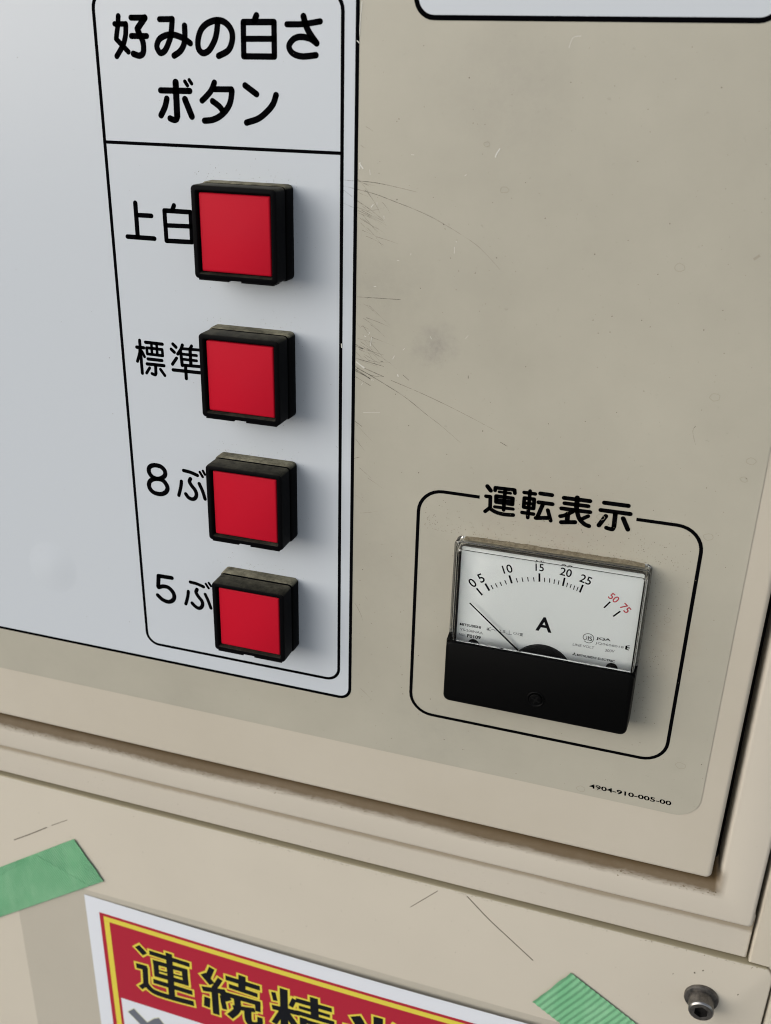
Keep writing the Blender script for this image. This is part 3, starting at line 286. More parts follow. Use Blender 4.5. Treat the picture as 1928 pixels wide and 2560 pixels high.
D_txt = [["MITSUBISHI",[[28.66,36.88],[36.04,36.81],[28.72,35.87]],"bold"],["YS-206NAA",[[28.86,38.84],[36.91,38.83],[28.81,37.91]],"thin"],["NO.",[[28.66,40.9],[30.8,40.93],[28.69,39.95]],"thin"],["F0109",[[31.53,41.12],[36.28,41.01],[31.53,39.77]],"bold"],["2.5",[[42.26,36.88],[44.52,36.82],[42.27,35.79]],"thin"],["CAT",[[47.22,36.67],[49.44,36.71],[47.26,35.77]],"thin"],["JQA",[[74.64,33.3],[79.4,33.09],[74.58,32.1]],"bold"],["JQ0608018",[[74.55,35.01],[83.69,34.92],[74.61,33.97]],"thin"],["LINE VOLT",[[67.32,36.94],[74.4,36.83],[67.37,36.0]],"thin"],["300V",[[77.96,37.05],[81.04,36.89],[77.98,35.99]],"thin"],["MITSUBISHI ELECTRIC",[[69.09,40.61],[81.54,40.55],[69.1,39.76]],"bold"]]
D_sym = [[[[38.24,36.07],[38.76,36.04]],0.28,0,0],[[[38.12,36.49],[38.82,36.47]],0.28,0,0],[[[38.28,36.8],[38.88,36.78]],0.28,0,0],[[[38.65,36.42],[38.79,35.96],[39.47,35.7]],0.22,0,0],[[[38.75,36.6],[39.47,36.97]],0.24,0,0],[[[39.78,36.43],[39.88,36.37],[40.01,36.28],[40.16,36.19],[40.31,36.12],[40.46,36.1],[40.59,36.16],[40.72,36.28],[40.85,36.42],[40.98,36.55],[41.11,36.62],[41.25,36.63],[41.41,36.59],[41.56,36.52],[41.7,36.46],[41.79,36.42]],0.17,0,0],[[[45.8,35.53],[45.9,36.94]],0.17,0,0],[[[44.83,37.0],[46.78,36.99]],0.2,0,0],[[[49.75,35.86],[49.68,36.76]],0.2,0,0],[[[50.04,35.85],[49.97,36.76]],0.2,0,0],[[[50.33,35.85],[50.27,36.76]],0.2,0,0],[[[49.57,35.85],[50.47,35.83]],0.2,0,0],[[[49.55,36.77],[50.44,36.74]],0.2,0,0]]
D_jis = [[[[71.58,32.47],[71.59,32.61],[71.61,32.82],[71.61,33.06],[71.61,33.28],[71.58,33.46],[71.52,33.61],[71.43,33.73],[71.32,33.83],[71.21,33.9],[71.1,33.93],[70.99,33.91],[70.86,33.84],[70.73,33.75],[70.62,33.64],[70.53,33.51],[70.47,33.38],[70.42,33.22],[70.39,33.05],[70.38,32.88],[70.41,32.71],[70.46,32.54],[70.55,32.35],[70.67,32.17],[70.8,32.0],[70.95,31.85],[71.13,31.73],[71.32,31.62],[71.54,31.54],[71.76,31.47],[71.97,31.43],[72.17,31.42],[72.38,31.43],[72.59,31.46],[72.79,31.52],[72.98,31.6],[73.15,31.72],[73.32,31.86],[73.48,32.03],[73.62,32.2],[73.72,32.36],[73.8,32.51],[73.84,32.67],[73.87,32.82],[73.87,32.98],[73.85,33.16],[73.82,33.37],[73.76,33.59],[73.69,33.83],[73.59,34.05],[73.48,34.24],[73.33,34.4],[73.15,34.55],[72.95,34.68],[72.75,34.78],[72.55,34.84],[72.35,34.87],[72.13,34.86],[71.92,34.82],[71.72,34.77],[71.54,34.72],[71.39,34.66],[71.25,34.59],[71.14,34.51],[71.04,34.44],[70.97,34.39]],0.2,0,0],[[[72.15,32.44],[72.11,33.94]],0.25,0,0],[[[73.17,32.51],[73.11,32.5],[73.01,32.48],[72.9,32.46],[72.8,32.46],[72.72,32.48],[72.66,32.55],[72.61,32.64],[72.58,32.75],[72.58,32.86],[72.6,32.96],[72.68,33.03],[72.8,33.08],[72.94,33.14],[73.07,33.2],[73.16,33.27],[73.2,33.37],[73.22,33.48],[73.21,33.59],[73.19,33.7],[73.14,33.77],[73.06,33.82],[72.94,33.85],[72.81,33.87],[72.7,33.87],[72.62,33.88]],0.25,0,0]]
D_emk = [[[[84.53,33.46],[84.52,34.88]],0.57,0,1],[[[84.41,33.58],[85.38,33.28]],0.32,0,0],[[[84.55,34.16],[85.51,34.08]],0.39,0,0],[[[84.55,34.74],[85.33,34.88]],0.33,0,0]]
D_logo = [[[68.18,39.4],[68.47,39.78],[68.26,40.23],[68.01,39.84]],[[68.26,40.23],[67.9,40.64],[67.49,40.59],[67.85,40.18]],[[68.26,40.23],[68.69,40.24],[68.96,40.59],[68.51,40.58]]]
D_dig = [["0",[32.08,19.78],[-0.685,-0.729],3.34,"black"],["5",[34.88,17.49],[-0.55,-0.835],3.31,"black"],["10",[43.43,12.53],[-0.357,-0.934],3.06,"black"],["15",[53.9,10.13],[-0.089,-0.996],2.63,"black"],["20",[62.49,10.36],[0.1,-0.995],2.9,"black"],["25",[69.0,11.83],[0.239,-0.971],2.99,"black"],["50",[78.5,16.75],[0.557,-0.831],2.53,"red"],["75",[82.53,19.78],[0.655,-0.756],2.54,"red"],["A",[57.25,30.89],[0,-1],5.51,"black"]]
D_need = [[[31.75,27.16],[49.56,42.3]],0.47,0,0]
D_dots = [[33.89,43.32],[80.82,42.82]]
D_pn = [["4904-910-005-00",[[78.88,95.34],[107.25,95.45],[78.73,93.45]],"bold"]]
D_scr = [[[[-11.51,-106.2],[-10.75,-106.18],[-9.69,-106.16],[-8.44,-106.13],[-7.13,-106.07],[-5.87,-105.98],[-4.65,-105.85],[-3.4,-105.7],[-2.12,-105.52],[-0.83,-105.32],[0.49,-105.12],[1.94,-104.89],[3.53,-104.63],[5.08,-104.36],[6.41,-104.13],[7.35,-103.97]],0.24,0,0],[[[-11.48,-103.82],[-10.72,-103.68],[-9.65,-103.5],[-8.39,-103.29],[-7.07,-103.03],[-5.79,-102.75],[-4.58,-102.44],[-3.33,-102.08],[-2.06,-101.7],[-0.75,-101.3],[0.62,-100.88],[2.07,-100.45],[3.61,-100.0],[5.18,-99.53],[6.7,-99.05],[8.12,-98.58],[9.39,-98.13],[10.56,-97.69],[11.7,-97.24],[12.86,-96.75],[14.1,-96.21],[15.49,-95.57],[16.97,-94.85],[18.48,-94.11],[19.92,-93.38],[21.21,-92.71],[22.34,-92.13],[23.36,-91.59],[24.3,-91.07],[25.2,-90.53],[26.09,-89.94],[27.0,-89.28],[27.88,-88.56],[28.73,-87.83],[29.54,-87.11],[30.3,-86.43],[31.04,-85.77],[31.76,-85.09],[32.43,-84.45],[32.99,-83.91],[33.39,-83.53]],0.16,0,0],[[[-11.33,-106.72],[-10.98,-106.39],[-10.47,-105.92],[-9.89,-105.38],[-9.32,-104.81],[-8.84,-104.3],[-8.44,-103.79],[-8.08,-103.25],[-7.75,-102.74],[-7.48,-102.3],[-7.29,-101.99]],0.15,0,0],[[[-11.43,-100.55],[-10.86,-100.24],[-10.05,-99.8],[-9.1,-99.29],[-8.12,-98.74],[-7.21,-98.2],[-6.3,-97.61],[-5.32,-96.95],[-4.37,-96.29],[-3.56,-95.72],[-2.98,-95.32]],0.29,0,0],[[[-11.2,-97.79],[-10.61,-97.57],[-9.77,-97.27],[-8.79,-96.92],[-7.77,-96.53],[-6.79,-96.14],[-5.78,-95.69],[-4.67,-95.18],[-3.59,-94.67],[-2.66,-94.23],[-2.0,-93.92]],0.14,0,0],[[[-11.41,-98.65],[-10.91,-98.51],[-10.21,-98.34],[-9.38,-98.12],[-8.48,-97.84],[-7.58,-97.48],[-6.57,-96.98],[-5.42,-96.33],[-4.28,-95.66],[-3.28,-95.06],[-2.58,-94.65]],0.11,0,0],[[[-15.88,-106.26],[-12.65,-106.15]],0.14,0,0],[[[-15.87,-104.51],[-12.62,-104.03]],0.14,0,0],[[[-15.86,-103.41],[-12.59,-101.35]],0.15,0,0],[[[-15.83,-99.61],[-12.55,-98.51]],0.11,0,0],[[[-11.03,-71.84],[3.04,-72.18]],0.15,0,0],[[[-11.43,-56.77],[-11.07,-56.6],[-10.6,-56.36],[-10.0,-56.09],[-9.26,-55.79],[-8.38,-55.52],[-7.21,-55.24],[-5.74,-54.95],[-4.21,-54.66],[-2.87,-54.41],[-1.94,-54.23]],0.24,0,0],[[[-11.42,-56.19],[-8.79,-55.48]],0.28,0,0],[[[-11.37,-52.28],[-1.84,-50.53]],0.16,0,0],[[[-11.33,-48.73],[-6.18,-45.91]],0.29,0,0],[[[-11.34,-49.52],[-9.79,-48.79],[-7.56,-47.74],[-5.02,-46.54],[-2.54,-45.36],[-0.48,-44.35],[1.11,-43.57],[2.45,-42.9],[3.65,-42.28],[4.83,-41.63],[6.07,-40.91],[7.4,-40.07],[8.75,-39.16],[10.1,-38.22],[11.4,-37.31],[12.64,-36.47],[13.76,-35.75],[14.8,-35.11],[15.81,-34.5],[16.84,-33.85],[17.97,-33.09],[19.31,-32.14],[20.83,-31.03],[22.34,-29.91],[23.65,-28.93],[24.57,-28.25]],0.21,0,0],[[[-8.28,-49.25],[-1.76,-47.19]],0.24,0,0],[[[0.68,-46.27],[2.2,-45.81],[4.34,-45.17],[6.84,-44.42],[9.46,-43.61],[11.97,-42.79],[14.38,-41.97],[16.84,-41.1],[19.34,-40.2],[21.86,-39.26],[24.38,-38.3],[27.11,-37.22],[30.06,-36.02],[32.92,-34.84],[35.38,-33.83],[37.11,-33.11]],0.18,0,0],[[[4.61,-48.48],[6.65,-46.93]],0.16,0,0],[[[-11.29,-46.15],[-6.14,-43.72]],0.13,0,0],[[[-11.32,-48.14],[-6.6,-46.26]],0.33,0,0],[[[-10.72,-48.99],[-10.03,-48.71],[-9.06,-48.3],[-7.94,-47.84],[-6.81,-47.42],[-5.8,-47.14],[-4.87,-47.03],[-3.93,-47.03],[-3.04,-47.08],[-2.29,-47.15],[-1.76,-47.19]],0.2,0,0],[[[-11.35,-17.98],[-9.24,-18.78]],0.21,0,0],[[[-11.3,-31.07],[-8.77,-29.52]],0.18,0,0],[[[-17.99,-21.58],[-17.34,-21.03]],0.14,0,0],[[[94.96,-42.77],[94.87,-42.56],[94.71,-42.27],[94.55,-41.91],[94.45,-41.47],[94.46,-40.92],[94.64,-40.19],[94.94,-39.26],[95.3,-38.29],[95.63,-37.43],[95.84,-36.84]],0.17,0,0],[[[37.33,-30.13],[39.72,-29.04]],0.2,0,0],[[[25.77,-50.59],[25.83,-49.63]],0.27,0,0],[[[-2.89,-52.11],[-2.08,-52.11]],0.27,0,0]]
D_scrw = [[[[-11.02,-111.29],[-9.68,-109.68]],0.51,0,0],[[[-10.65,-111.48],[-10.81,-109.62]],0.37,0,0],[[[-7.62,-109.6],[-7.48,-108.1]],0.26,0,0],[[[30.92,-117.04],[30.78,-116.83],[30.58,-116.53],[30.36,-116.19],[30.15,-115.85],[29.99,-115.56],[29.89,-115.32],[29.82,-115.09],[29.78,-114.89],[29.74,-114.71],[29.72,-114.59]],0.48,0,0],[[[21.15,-109.17],[21.65,-109.68]],0.24,0,0],[[[-7.04,-98.9],[-6.3,-99.81]],0.36,0,0],[[[-2.94,-96.72],[-2.8,-95.86]],0.27,0,0],[[[-5.18,-100.56],[-5.16,-99.53]],0.19,0,0],[[[19.23,-89.12],[19.26,-87.21]],0.22,0,0],[[[19.61,-90.88],[19.74,-90.48]],0.26,0,0],[[[4.95,-114.26],[5.85,-114.23]],0.26,0,0],[[[-5.67,-75.43],[-4.89,-75.57]],0.29,0,0],[[[5.9,-86.43],[5.82,-85.72]],0.22,0,0],[[[1.52,-83.98],[2.28,-83.93]],0.22,0,0],[[[-11.15,-51.12],[-8.28,-49.25]],0.58,0,0],[[[-9.92,-50.27],[-8.28,-49.45]],0.5,0,0],[[[-6.68,-61.09],[-7.07,-60.29]],0.23,0,0],[[[-6.05,-59.62],[-6.4,-56.69]],0.24,0,0],[[[-8.46,-59.77],[-7.85,-59.44]],0.36,0,0],[[[13.09,-61.66],[13.44,-60.82]],0.23,0,0],[[[2.82,-48.48],[3.12,-47.72]],0.53,0,0],[[[1.08,-53.18],[1.64,-54.4]],0.27,0,0],[[[-9.2,-43.57],[-8.81,-44.42]],0.24,0,0],[[[-5.86,-45.95],[-5.56,-45.26]],0.21,0,0],[[[-5.45,-46.07],[-5.16,-45.42]],0.21,0,0],[[[24.14,-61.98],[25.01,-63.18]],0.18,0,0],[[[-8.44,-34.4],[-8.04,-34.43],[-7.49,-34.48],[-6.84,-34.54],[-6.17,-34.6],[-5.55,-34.67],[-4.93,-34.74],[-4.26,-34.82],[-3.62,-34.9],[-3.07,-34.97],[-2.68,-35.02]],0.2,0,0],[[[-16.18,-56.5],[-16.09,-55.14]],0.37,0,0],[[[4.34,-56.42],[4.91,-57.05]],0.23,0,0],[[[47.62,-142.82],[47.71,-143.19],[47.83,-143.73],[47.99,-144.34],[48.19,-144.89],[48.45,-145.3],[48.82,-145.53],[49.29,-145.66],[49.79,-145.72],[50.23,-145.75],[50.54,-145.78]],0.21,0,0],[[[-10.73,-153.69],[-10.8,-152.98],[-10.91,-151.96],[-11.02,-150.79],[-11.13,-149.62],[-11.21,-148.63],[-11.26,-147.79],[-11.29,-146.99],[-11.3,-146.26],[-11.31,-145.66],[-11.32,-145.22]],0.32,0,0],[[[-12.11,-143.84],[-11.29,-143.16]],0.37,0,0]]
D_scrl = [[[[-180.12,199.34],[-178.83,198.5],[-177.01,197.32],[-174.89,195.94],[-172.69,194.49],[-170.6,193.1],[-168.45,191.64],[-166.11,190.02],[-163.84,188.44],[-161.89,187.08],[-160.52,186.13]],0.48,0,0],[[[-157.68,184.1],[-148.66,178.32]],0.3,0,0],[[[37.58,163.45],[38.83,164.67],[40.6,166.42],[42.66,168.43],[44.78,170.46],[46.73,172.26],[48.44,173.76],[50.09,175.13],[51.74,176.46],[53.45,177.83],[55.29,179.32],[57.46,181.1],[59.93,183.12],[62.39,185.13],[64.52,186.86],[66.02,188.08]],0.45,0,0],[[[14.45,176.83],[25.4,164.54]],0.27,0,0]]

# ================================================================== the machine's cabinet
XL, YT, YB = -330.0, -420.0, 1200.0
cab = empty("machine_cabinet", (0, 0, 0), "beige painted steel cabinet of a coin machine with flush door", "cabinet")
sheet(XL, YT, 125.0, 124.1, 2.2, 0.0, 15.0, 1.6).build("door_panel", M_PAINT, cab, smooth=40)
def ring_sweep(mb, ox0, oy0, ox1, oy1, prof):
    loops = [rrect(ox0 - d, oy0 - d, ox1 + dx, oy1 + d, 1.5, z, 5) for d, dx, z in prof]
    loft(mb, loops, cap1=False)
pr = [(0, 0, 22.0), (0, 0, 5.2)]
for k in range(1, 6):
    a = math.radians(90 * k / 5); pr.append((3.4 * (1 - math.cos(a)), 1.5 * (1 - math.cos(a)), 5.2 - 3.4 * math.sin(a)))
wb, wr = 16.9, 14.6
for k in range(0, 6):
    a = math.radians(90 * k / 5); pr.append((wb - 1.4 + 1.4 * math.sin(a), wr - 1.4 + 1.4 * math.sin(a), 1.8 + 1.4 * (1 - math.cos(a))))
pr += [(wb, wr, 9.0)]
mb = MB(); ring_sweep(mb, XL - 2.8, YT - 2.8, 127.7, 126.8, pr); mb.build("door_surround", M_FRAME, cab, smooth=40)
sheet(XL - 20, 139.0, 143.1, 160.4, 0.8, 4.0, 14.0, 0.9).build("frame_rail", M_RAIL, cab, smooth=40)
# lower panel: rounded top edge, clipped corner
def poly_plate(mb, pts, zf, zb, r):
    P = [Vector(p) for p in pts]; n = len(P)
    def inset(d):
        out = []
        for i in range(n):
            a = (P[i] - P[i - 1]).normalized(); b = (P[(i + 1) % n] - P[i]).normalized()
            na, nb = Vector((-a.y, a.x)), Vector((-b.y, b.x)); k = (na + nb) / (1 + na.dot(nb)); out.append(P[i] + k * d)
        return out
    lo = [[(p.x, p.y, zb) for p in P]]
    for k in range(4):
        a = math.radians(90 * k / 3); d = r * (1 - math.cos(a)); lo.append([(p.x, p.y, zf + r * (1 - math.sin(a))) for p in inset(d)])
    loft(mb, lo, cap0=True)
mb = MB(); poly_plate(mb, [(XL - 20, 161.5), (150.4, 161.5), (153.4, 165.0), (153.4, YB), (XL - 20, YB)], 3.0, 14.0, 0.7)
lower = mb.build("lower_panel", M_LOWER, cab, smooth=40)
mb = MB(); poly_plate(mb, [(143.9, YT - 20), (215, YT - 20), (215, YB), (154.3, YB), (154.2, 164.6), (150.8, 160.7), (143.9, 160.5)], 2.2, 14.0, 1.3)
mb.build("corner_post", M_PAINT, cab, smooth=40)
mb = MB(); box(mb, XL - 19, YT - 19, 15.3, 214, YB - 1, 420); mb.build("cabinet_body", M_DARK, cab)  # near-black colour paints in the shade seen through the door gaps
M_GROUND = worn("pale_concrete", (0.20, 0.195, 0.185), (0.13, 0.125, 0.12), 0.85, 0.8, blotch=(2, 14), bumpy=0.4, peel=120)
gm = bpy.data.meshes.new("ground"); gm.from_pydata([(-60, -60, 0), (60, -60, 0), (60, 60, 0), (-60, 60, 0)], [], [(0, 1, 2, 3)]); gm.materials.append(M_GROUND)
tag(bpy.data.objects.new("ground", gm), kind="structure"); col.objects.link(bpy.data.objects["ground"])

# ================================================================== printed overlay on the door
ov = empty("control_overlay", W(0, 98.9, 0), "large printed plastic overlay sheet with white fields covering the door", "overlay sheet")
sheet(XL + 12, YT + 12, 116.6, 98.9, 8.6, -0.22, -0.02, n=10).build("base_film", M_FILM, ov)
wf = sheet(XL + 14, YT + 14, -11.97, 78.38, 4.2, -0.26, -0.225, n=8)
wfo = wf.build("white_field", M_WHITE, ov)
tag(wfo, "white printed field holding the four red push buttons")
wf2 = sheet(4.9, -240, 99.6, -149.8, 5.2, -0.26, -0.225, n=8).build("white_field", M_WHITE, ov)
tag(wf2, "white rounded field cut off by the top edge above the meter")
ZL = -0.275
def line_part(fn, label=None, name="border_line"):
    mb = MB(); fn(mb); o = mb.build(name, M_INK, ov)
    if label: tag(o, label)
line_part(lambda b: ring_line(b, XL + 14, YT + 14, -11.97, 78.38, 4.2, 1.15, ZL), "black outline of the large white field")
line_part(lambda b: ring_line(b, 4.9, -240, 99.6, -149.8, 5.2, 1.35, ZL), "black outline of the white field at the top edge")
line_part(lambda b: ring_line(b, -96.41, -156.3, -16.38, 71.25, 5.0, 1.12, ZL), "black outline box round the buttons and their heading")
line_part(lambda b: box(b, -95.95, -114.2, ZL, -16.84, -113.20, ZL + .02), "black line under the button heading", "divider_line")
def meter_frame(b):
    x0, y0, x1, y1, r, w = 11.57, -10.43, 102.57, 78.03, 8.2, 1.15
    pts = [(81.94, y0)] + [(p[0], p[1]) for p in rrect(x0, y0, x1, y1, r, 0, 8)] + [(31.98, y0)]
    # start the loop on the top edge right of the heading, run clockwise
    stroke(b, [pts, w, 0, 1], ZL)
line_part(meter_frame, "black rounded frame round the meter, open for its heading")
def chars(key, z=ZL, label=None):
    for c in D_ch[key]:
        mb = MB()
        for s in c: stroke(mb, s, z)
        mb.build("character", M_INK, ov)
for key, spread in (('title', .07), ('fine white', .09), ('standard', .06), ('eight parts', .07), ('five parts', .07), ('meter', .0)):
    INK_SPREAD = spread; chars(key)
INK_SPREAD = 0.0
mb = MB()
for s, par, kind in D_pn: text_par(mb, s, par, 'bold', ZL)
mb.build("part_number", M_INK, ov)
mb = MB()
for i, s in enumerate(D_scr): stroke(mb, [s[0], s[1] * 1.05, 0, 1], -0.285 - .0005 * i, taper=.18)
srng = random.Random(21)                      # fine scuffs fanning out where hands and sacks rub past the sheet's edge
for cy, spread, cnt in ((-97, 5, 18), (-58, 5, 26), (-20, 25, 6), (30, 25, 4), (-80, 30, 6)):
    for _ in range(cnt):
        x0 = -11.2 + abs(srng.gauss(0, 3.5)); y0 = cy + srng.gauss(0, spread); L_ = srng.uniform(1.2, 9); an = math.radians(srng.gauss(26, 16)); bend = srng.uniform(-.12, .2)
        pts = [[x0 + L_ * t / 8 * math.cos(an + bend * t / 8), y0 + L_ * t / 8 * math.sin(an + bend * t / 8)] for t in range(9)]
        stroke(mb, [pts, srng.uniform(.05, .16), 0, 1], -0.301 - .00002 * _, taper=.2)
tag(mb.build("scratch_marks", M_SCR, ov), kind="stuff")
mb = MB()
for i, s in enumerate(D_scrw): stroke(mb, [s[0], s[1] * .7, 0, 1], -0.305 - .0005 * i)
tag(mb.build("chip_marks", M_CHIP, ov), kind="stuff")
# dirt specks: loose over the sheet, thick above the meter and buttons
rng = random.Random(7)
def speck(mb, x, y, r, z):
    k = 6; a0 = rng.random() * 6; e = rng.uniform(.45, 1)
    ca, sa = math.cos(a0), math.sin(a0); vs = []
    for j in range(k):
        t = 2 * math.pi * j / k; rr = r * rng.uniform(.6, 1.2); u, v = rr * math.cos(t), rr * e * math.sin(t); vs.append((x + u * ca - v * sa, y + u * sa + v * ca, z))
    mb.add(vs, [tuple(range(k))])
mb = MB()
for _ in range(420): speck(mb, rng.uniform(-9, 116), rng.uniform(-145, 98), rng.choice((.07, .09, .11, .13, .2)), -0.3)
for _ in range(420): speck(mb, rng.uniform(14, 100), min(4.2, 4 - abs(rng.gauss(0, 6))), rng.uniform(.06, .17), -0.3)
for _ in range(160): speck(mb, 90 + abs(rng.gauss(0, 5)), rng.uniform(4, 64), rng.uniform(.06, .16), -0.3)
for cy in (-89.8, -44.6, 0.5, 45.4):
    for _ in range(46): speck(mb, rng.uniform(-66, -30), cy - 14.6 - abs(rng.gauss(0, 2.2)), rng.uniform(.05, .13), -0.3)
    for _ in range(22): speck(mb, -32 + abs(rng.gauss(0, 2)), cy + rng.uniform(-14, 14), rng.uniform(.05, .11), -0.3)
    for _ in range(14): speck(mb, rng.uniform(-62, -30), cy + 15 + abs(rng.gauss(0, 3)), rng.uniform(.05, .12), -0.3)
for _ in range(90): speck(mb, rng.uniform(-185, -14), rng.uniform(-150, 76), rng.choice((.06, .08, .1, .16)), -0.3)
tag(mb.build("dirt_specks", M_SPECK, ov), kind="stuff")
mb = MB()
stroke(mb, [[[103.0, -91.6], [104.4, -92.8]], 0.7, 0, 1], -0.3)
for x, y, r in ((84, -88, 1.5), (112, -34, 1.4), (111, -28, 1.1), (104, -8, 1.5), (99, -52, 1.5), (33, -106, 1.2), (76, 96.5, 1.6), (82, 95, 1.3), (108, 78, 1.7), (96, 23, 1.1), (27, -118, .9), (71, -9.5, 1.3)):
    pts = [(x + r * rng.uniform(.8, 1.15) * math.cos(t * .5711987), y + r * .75 * rng.uniform(.85, 1.12) * math.sin(t * .5711987)) for t in range(11)]
    stroke(mb, [[list(p) for p in pts], 0.12, 1, 1], -0.3)
tag(mb.build("water_stain_rings", M_SCR2, ov), kind="stuff")

# ================================================================== push buttons
M_LENS = mat("red_translucent_lens", (0.44, 0.006, 0.02), 0.45, spec=0.06)
k = NT(M_LENS); k.link(k.mix(k.ramp(k.noise(60, 4), [(0.4, g3(0)), (.8, g3(.35))]), (0.44, 0.006, 0.02), (0.40, 0.009, 0.024)), k.p.inputs["Base Color"])
k.p.inputs["Subsurface Weight"].default_value = 0.0
def make_button(cx, cy, label):
    o = empty("push_button", W(cx, cy, -0.26), label, "push button", "red push buttons in the white field")
    def sq(h, r, z, dy=0.0): return rrect(cx - h, cy - h + dy, cx + h, cy + h, r, z, 4)
    mb = MB(); loft(mb, [sq(14.2, 1.6, -0.2), sq(14.35, 1.6, -0.4), sq(14.3, 1.6, -4.6), sq(14.0, 1.5, -5.1), sq(13.2, 1.2, -5.25), sq(13.2, 1.2, -6.0)], cap0=True)
    mb.build("housing", M_BLACK, o, smooth=35)
    mb = MB(); loft(mb, [sq(13.0, 1.0, -5.5), sq(13.55, 1.2, -5.7), sq(13.95, 1.3, -6.1), sq(13.95, 1.3, -12.3), sq(13.85, 1.2, -12.75), sq(13.55, 1.0, -12.95), sq(12.5, .7, -12.95), sq(12.2, .5, -12.7), sq(12.0, .4, -11.0)], cap0=True)
    for a, b in ((-12.6, -2.6), (1.8, 12.6)): box(mb, cx + a, cy + 13.6, -12.75, cx + b, cy + 14.35, -8.2)
    mb.build("bezel", M_BLACK, o, smooth=35)
    mb = MB(); loft(mb, [sq(11.72, .5, -10.9), sq(11.72, .5, -11.75), sq(11.55, .5, -12.0), sq(11.2, .4, -12.12)], cap0=True)
    mb.build("lens", M_LENS, o, smooth=35)
    return o
make_button(-46.4, -89.8, "topmost red square push button, beside the two characters for fine white")
make_button(-46.4, -44.5, "second red square push button from the top, beside the two dense kanji")
make_button(-46.4, 0.5, "third red square push button from the top, beside the figure 8")
make_button(-46.4, 45.4, "lowest red square push button, beside the figure 5")

# ================================================================== ammeter
am = empty("ammeter", W(57.2, 64.3, -0.26), "square panel ammeter with white dial, clear cover and black lower half", "meter")
M_CLEAR = mat("clear_acrylic", (0.97, 0.98, 0.97), 0.02, spec=0.5, ior=1.49); M_CLEAR.node_tree.nodes["Principled BSDF"].inputs["Transmission Weight"].default_value = 1.0
M_DIAL = mat("white_dial_enamel", (0.82, 0.84, 0.83), 0.45)
AX0, AX1, AY0, AYM, AY1 = 25.25, 89.1, 4.3, 39.45, 64.3
# black base tray inside the cover
mb = MB(); loft(mb, [rrect(27.2, 6.4, 87.2, 62.3, 1.5, -0.2, 4), rrect(27.2, 6.4, 87.2, 62.3, 1.5, -2.4, 4)], cap0=True); 
for x0, x1 in ((26.75, 27.15), (87.25, 87.5)): box(mb, x0, 7.0, -4.6, x1, 62, -0.3)
mb.build("base_tray", M_GLOSSBLACK, am)
dial = sheet(27.7, 7.2, 87.0, 60.0, 1.0, -2.95, -2.5).build("dial_plate", M_DIAL, am)
ZD = -3.0
for s in D_ticks:
    mb = MB(); stroke(mb, s, ZD); mb.build("scale_mark", M_INK, dial)
for s in D_mticks:
    mb = MB(); stroke(mb, [s[0], s[1] * 1.35, 0, 1], ZD); mb.build("scale_mark", M_INK, dial)
for s, c, u, h, colr in D_dig:
    mb = MB(); text_at(mb, s, c, u, h, ZD, 'bold' if s == 'A' else 'plain', 0.98); mb.build("numeral" if s != 'A' else "unit_letter", M_REDINK if colr == 'red' else M_INK, dial)
for s, par, kind in D_txt:
    mb = MB(); text_par(mb, s, par, kind, ZD); mb.build("dial_text", M_INK if kind == 'bold' else M_GREYINK, dial)
mb = MB()
for s in D_sym: stroke(mb, s, ZD)
mb.build("dial_symbol", M_GREYINK, dial)
mb = MB()
for s in D_jis: stroke(mb, s, ZD)
mb.build("certification_mark", M_INK, dial)
mb = MB()
for s in D_emk: stroke(mb, s, ZD)
mb.build("safety_mark", M_INK, dial)
mb = MB()
for d in D_logo: mb.add([(p[0], p[1], ZD) for p in d], [(0, 1, 2, 3)])
mb.build("maker_emblem", M_INK, dial)
for cx, cy in D_dots:
    mb = MB(); lathe(mb, cx, cy, [(1.95, -2.96), (1.95, -3.3), (1.6, -3.45)], 20); mb.build("dial_screw", M_GLOSSBLACK, dial, smooth=40)
mb = MB()
lathe(mb, 57.9, 49.1, [(10.5, -3.0), (10.5, -4.0), (10.1, -4.3), (4.0, -4.4), (3.6, -4.4)], 64); mb.build("pointer_hub", M_GLOSSBLACK, am, smooth=40)
mb = MB(); a, b = Vector((31.9, 26.6)), Vector((58.3, 49.0)); t = (b - a).normalized(); nn = Vector((-t.y, t.x))
vs = []
for z in (-4.75, -4.6):
    for p, w in ((a, .2), (b, .34)):
        for sgn in (-1, 1): q = p + nn * w * sgn; vs.append((q.x, q.y, z))
mb.add(vs, [(0, 1, 3, 2), (4, 6, 7, 5), (0, 2, 6, 4), (1, 5, 7, 3), (0, 4, 5, 1), (2, 3, 7, 6)]); mb.build("needle", M_INK, am)
# clear cover: outer skin and inner cavity as an arch open at the bottom, where the black half begins
def arch(x0, y0, x1, yb, r, z, n=4):
    out = [(x0, yb, z)]
    for cx, cy, a0 in ((x0 + r, y0 + r, 180), (x1 - r, y0 + r, 270)):
        for q in range(n + 1):
            a = math.radians(a0 + 90.0 * q / n); out.append((cx + r * math.cos(a), cy + r * math.sin(a), z))
    return out + [(x1, yb, z)]
def cov(d, z, r): return arch(AX0 + d[0], AY0 + d[1], AX1 - d[2], AYM, r, z)
outer = [cov((0, 0, 0), -0.25, 1.8), cov((.05, .05, .05), -3.7, 1.8), cov((.2, .15, .2), -4.2, 1.7), cov((.8, .42, .6), -4.4, 1.6), cov((1.0, .5, .7), -4.7, 1.5), cov((2.2, .85, 1.25), -8.7, 1.3), cov((2.6, 1.15, 1.6), -9.1, 1.1)]
inner = [cov((2.95, 1.5, 1.95), -8.45, .8), cov((2.75, 1.35, 1.8), -8.15, .8), cov((1.7, .98, 1.3), -4.6, 1.0), cov((1.3, .85, 1.1), -0.25, 1.0)]
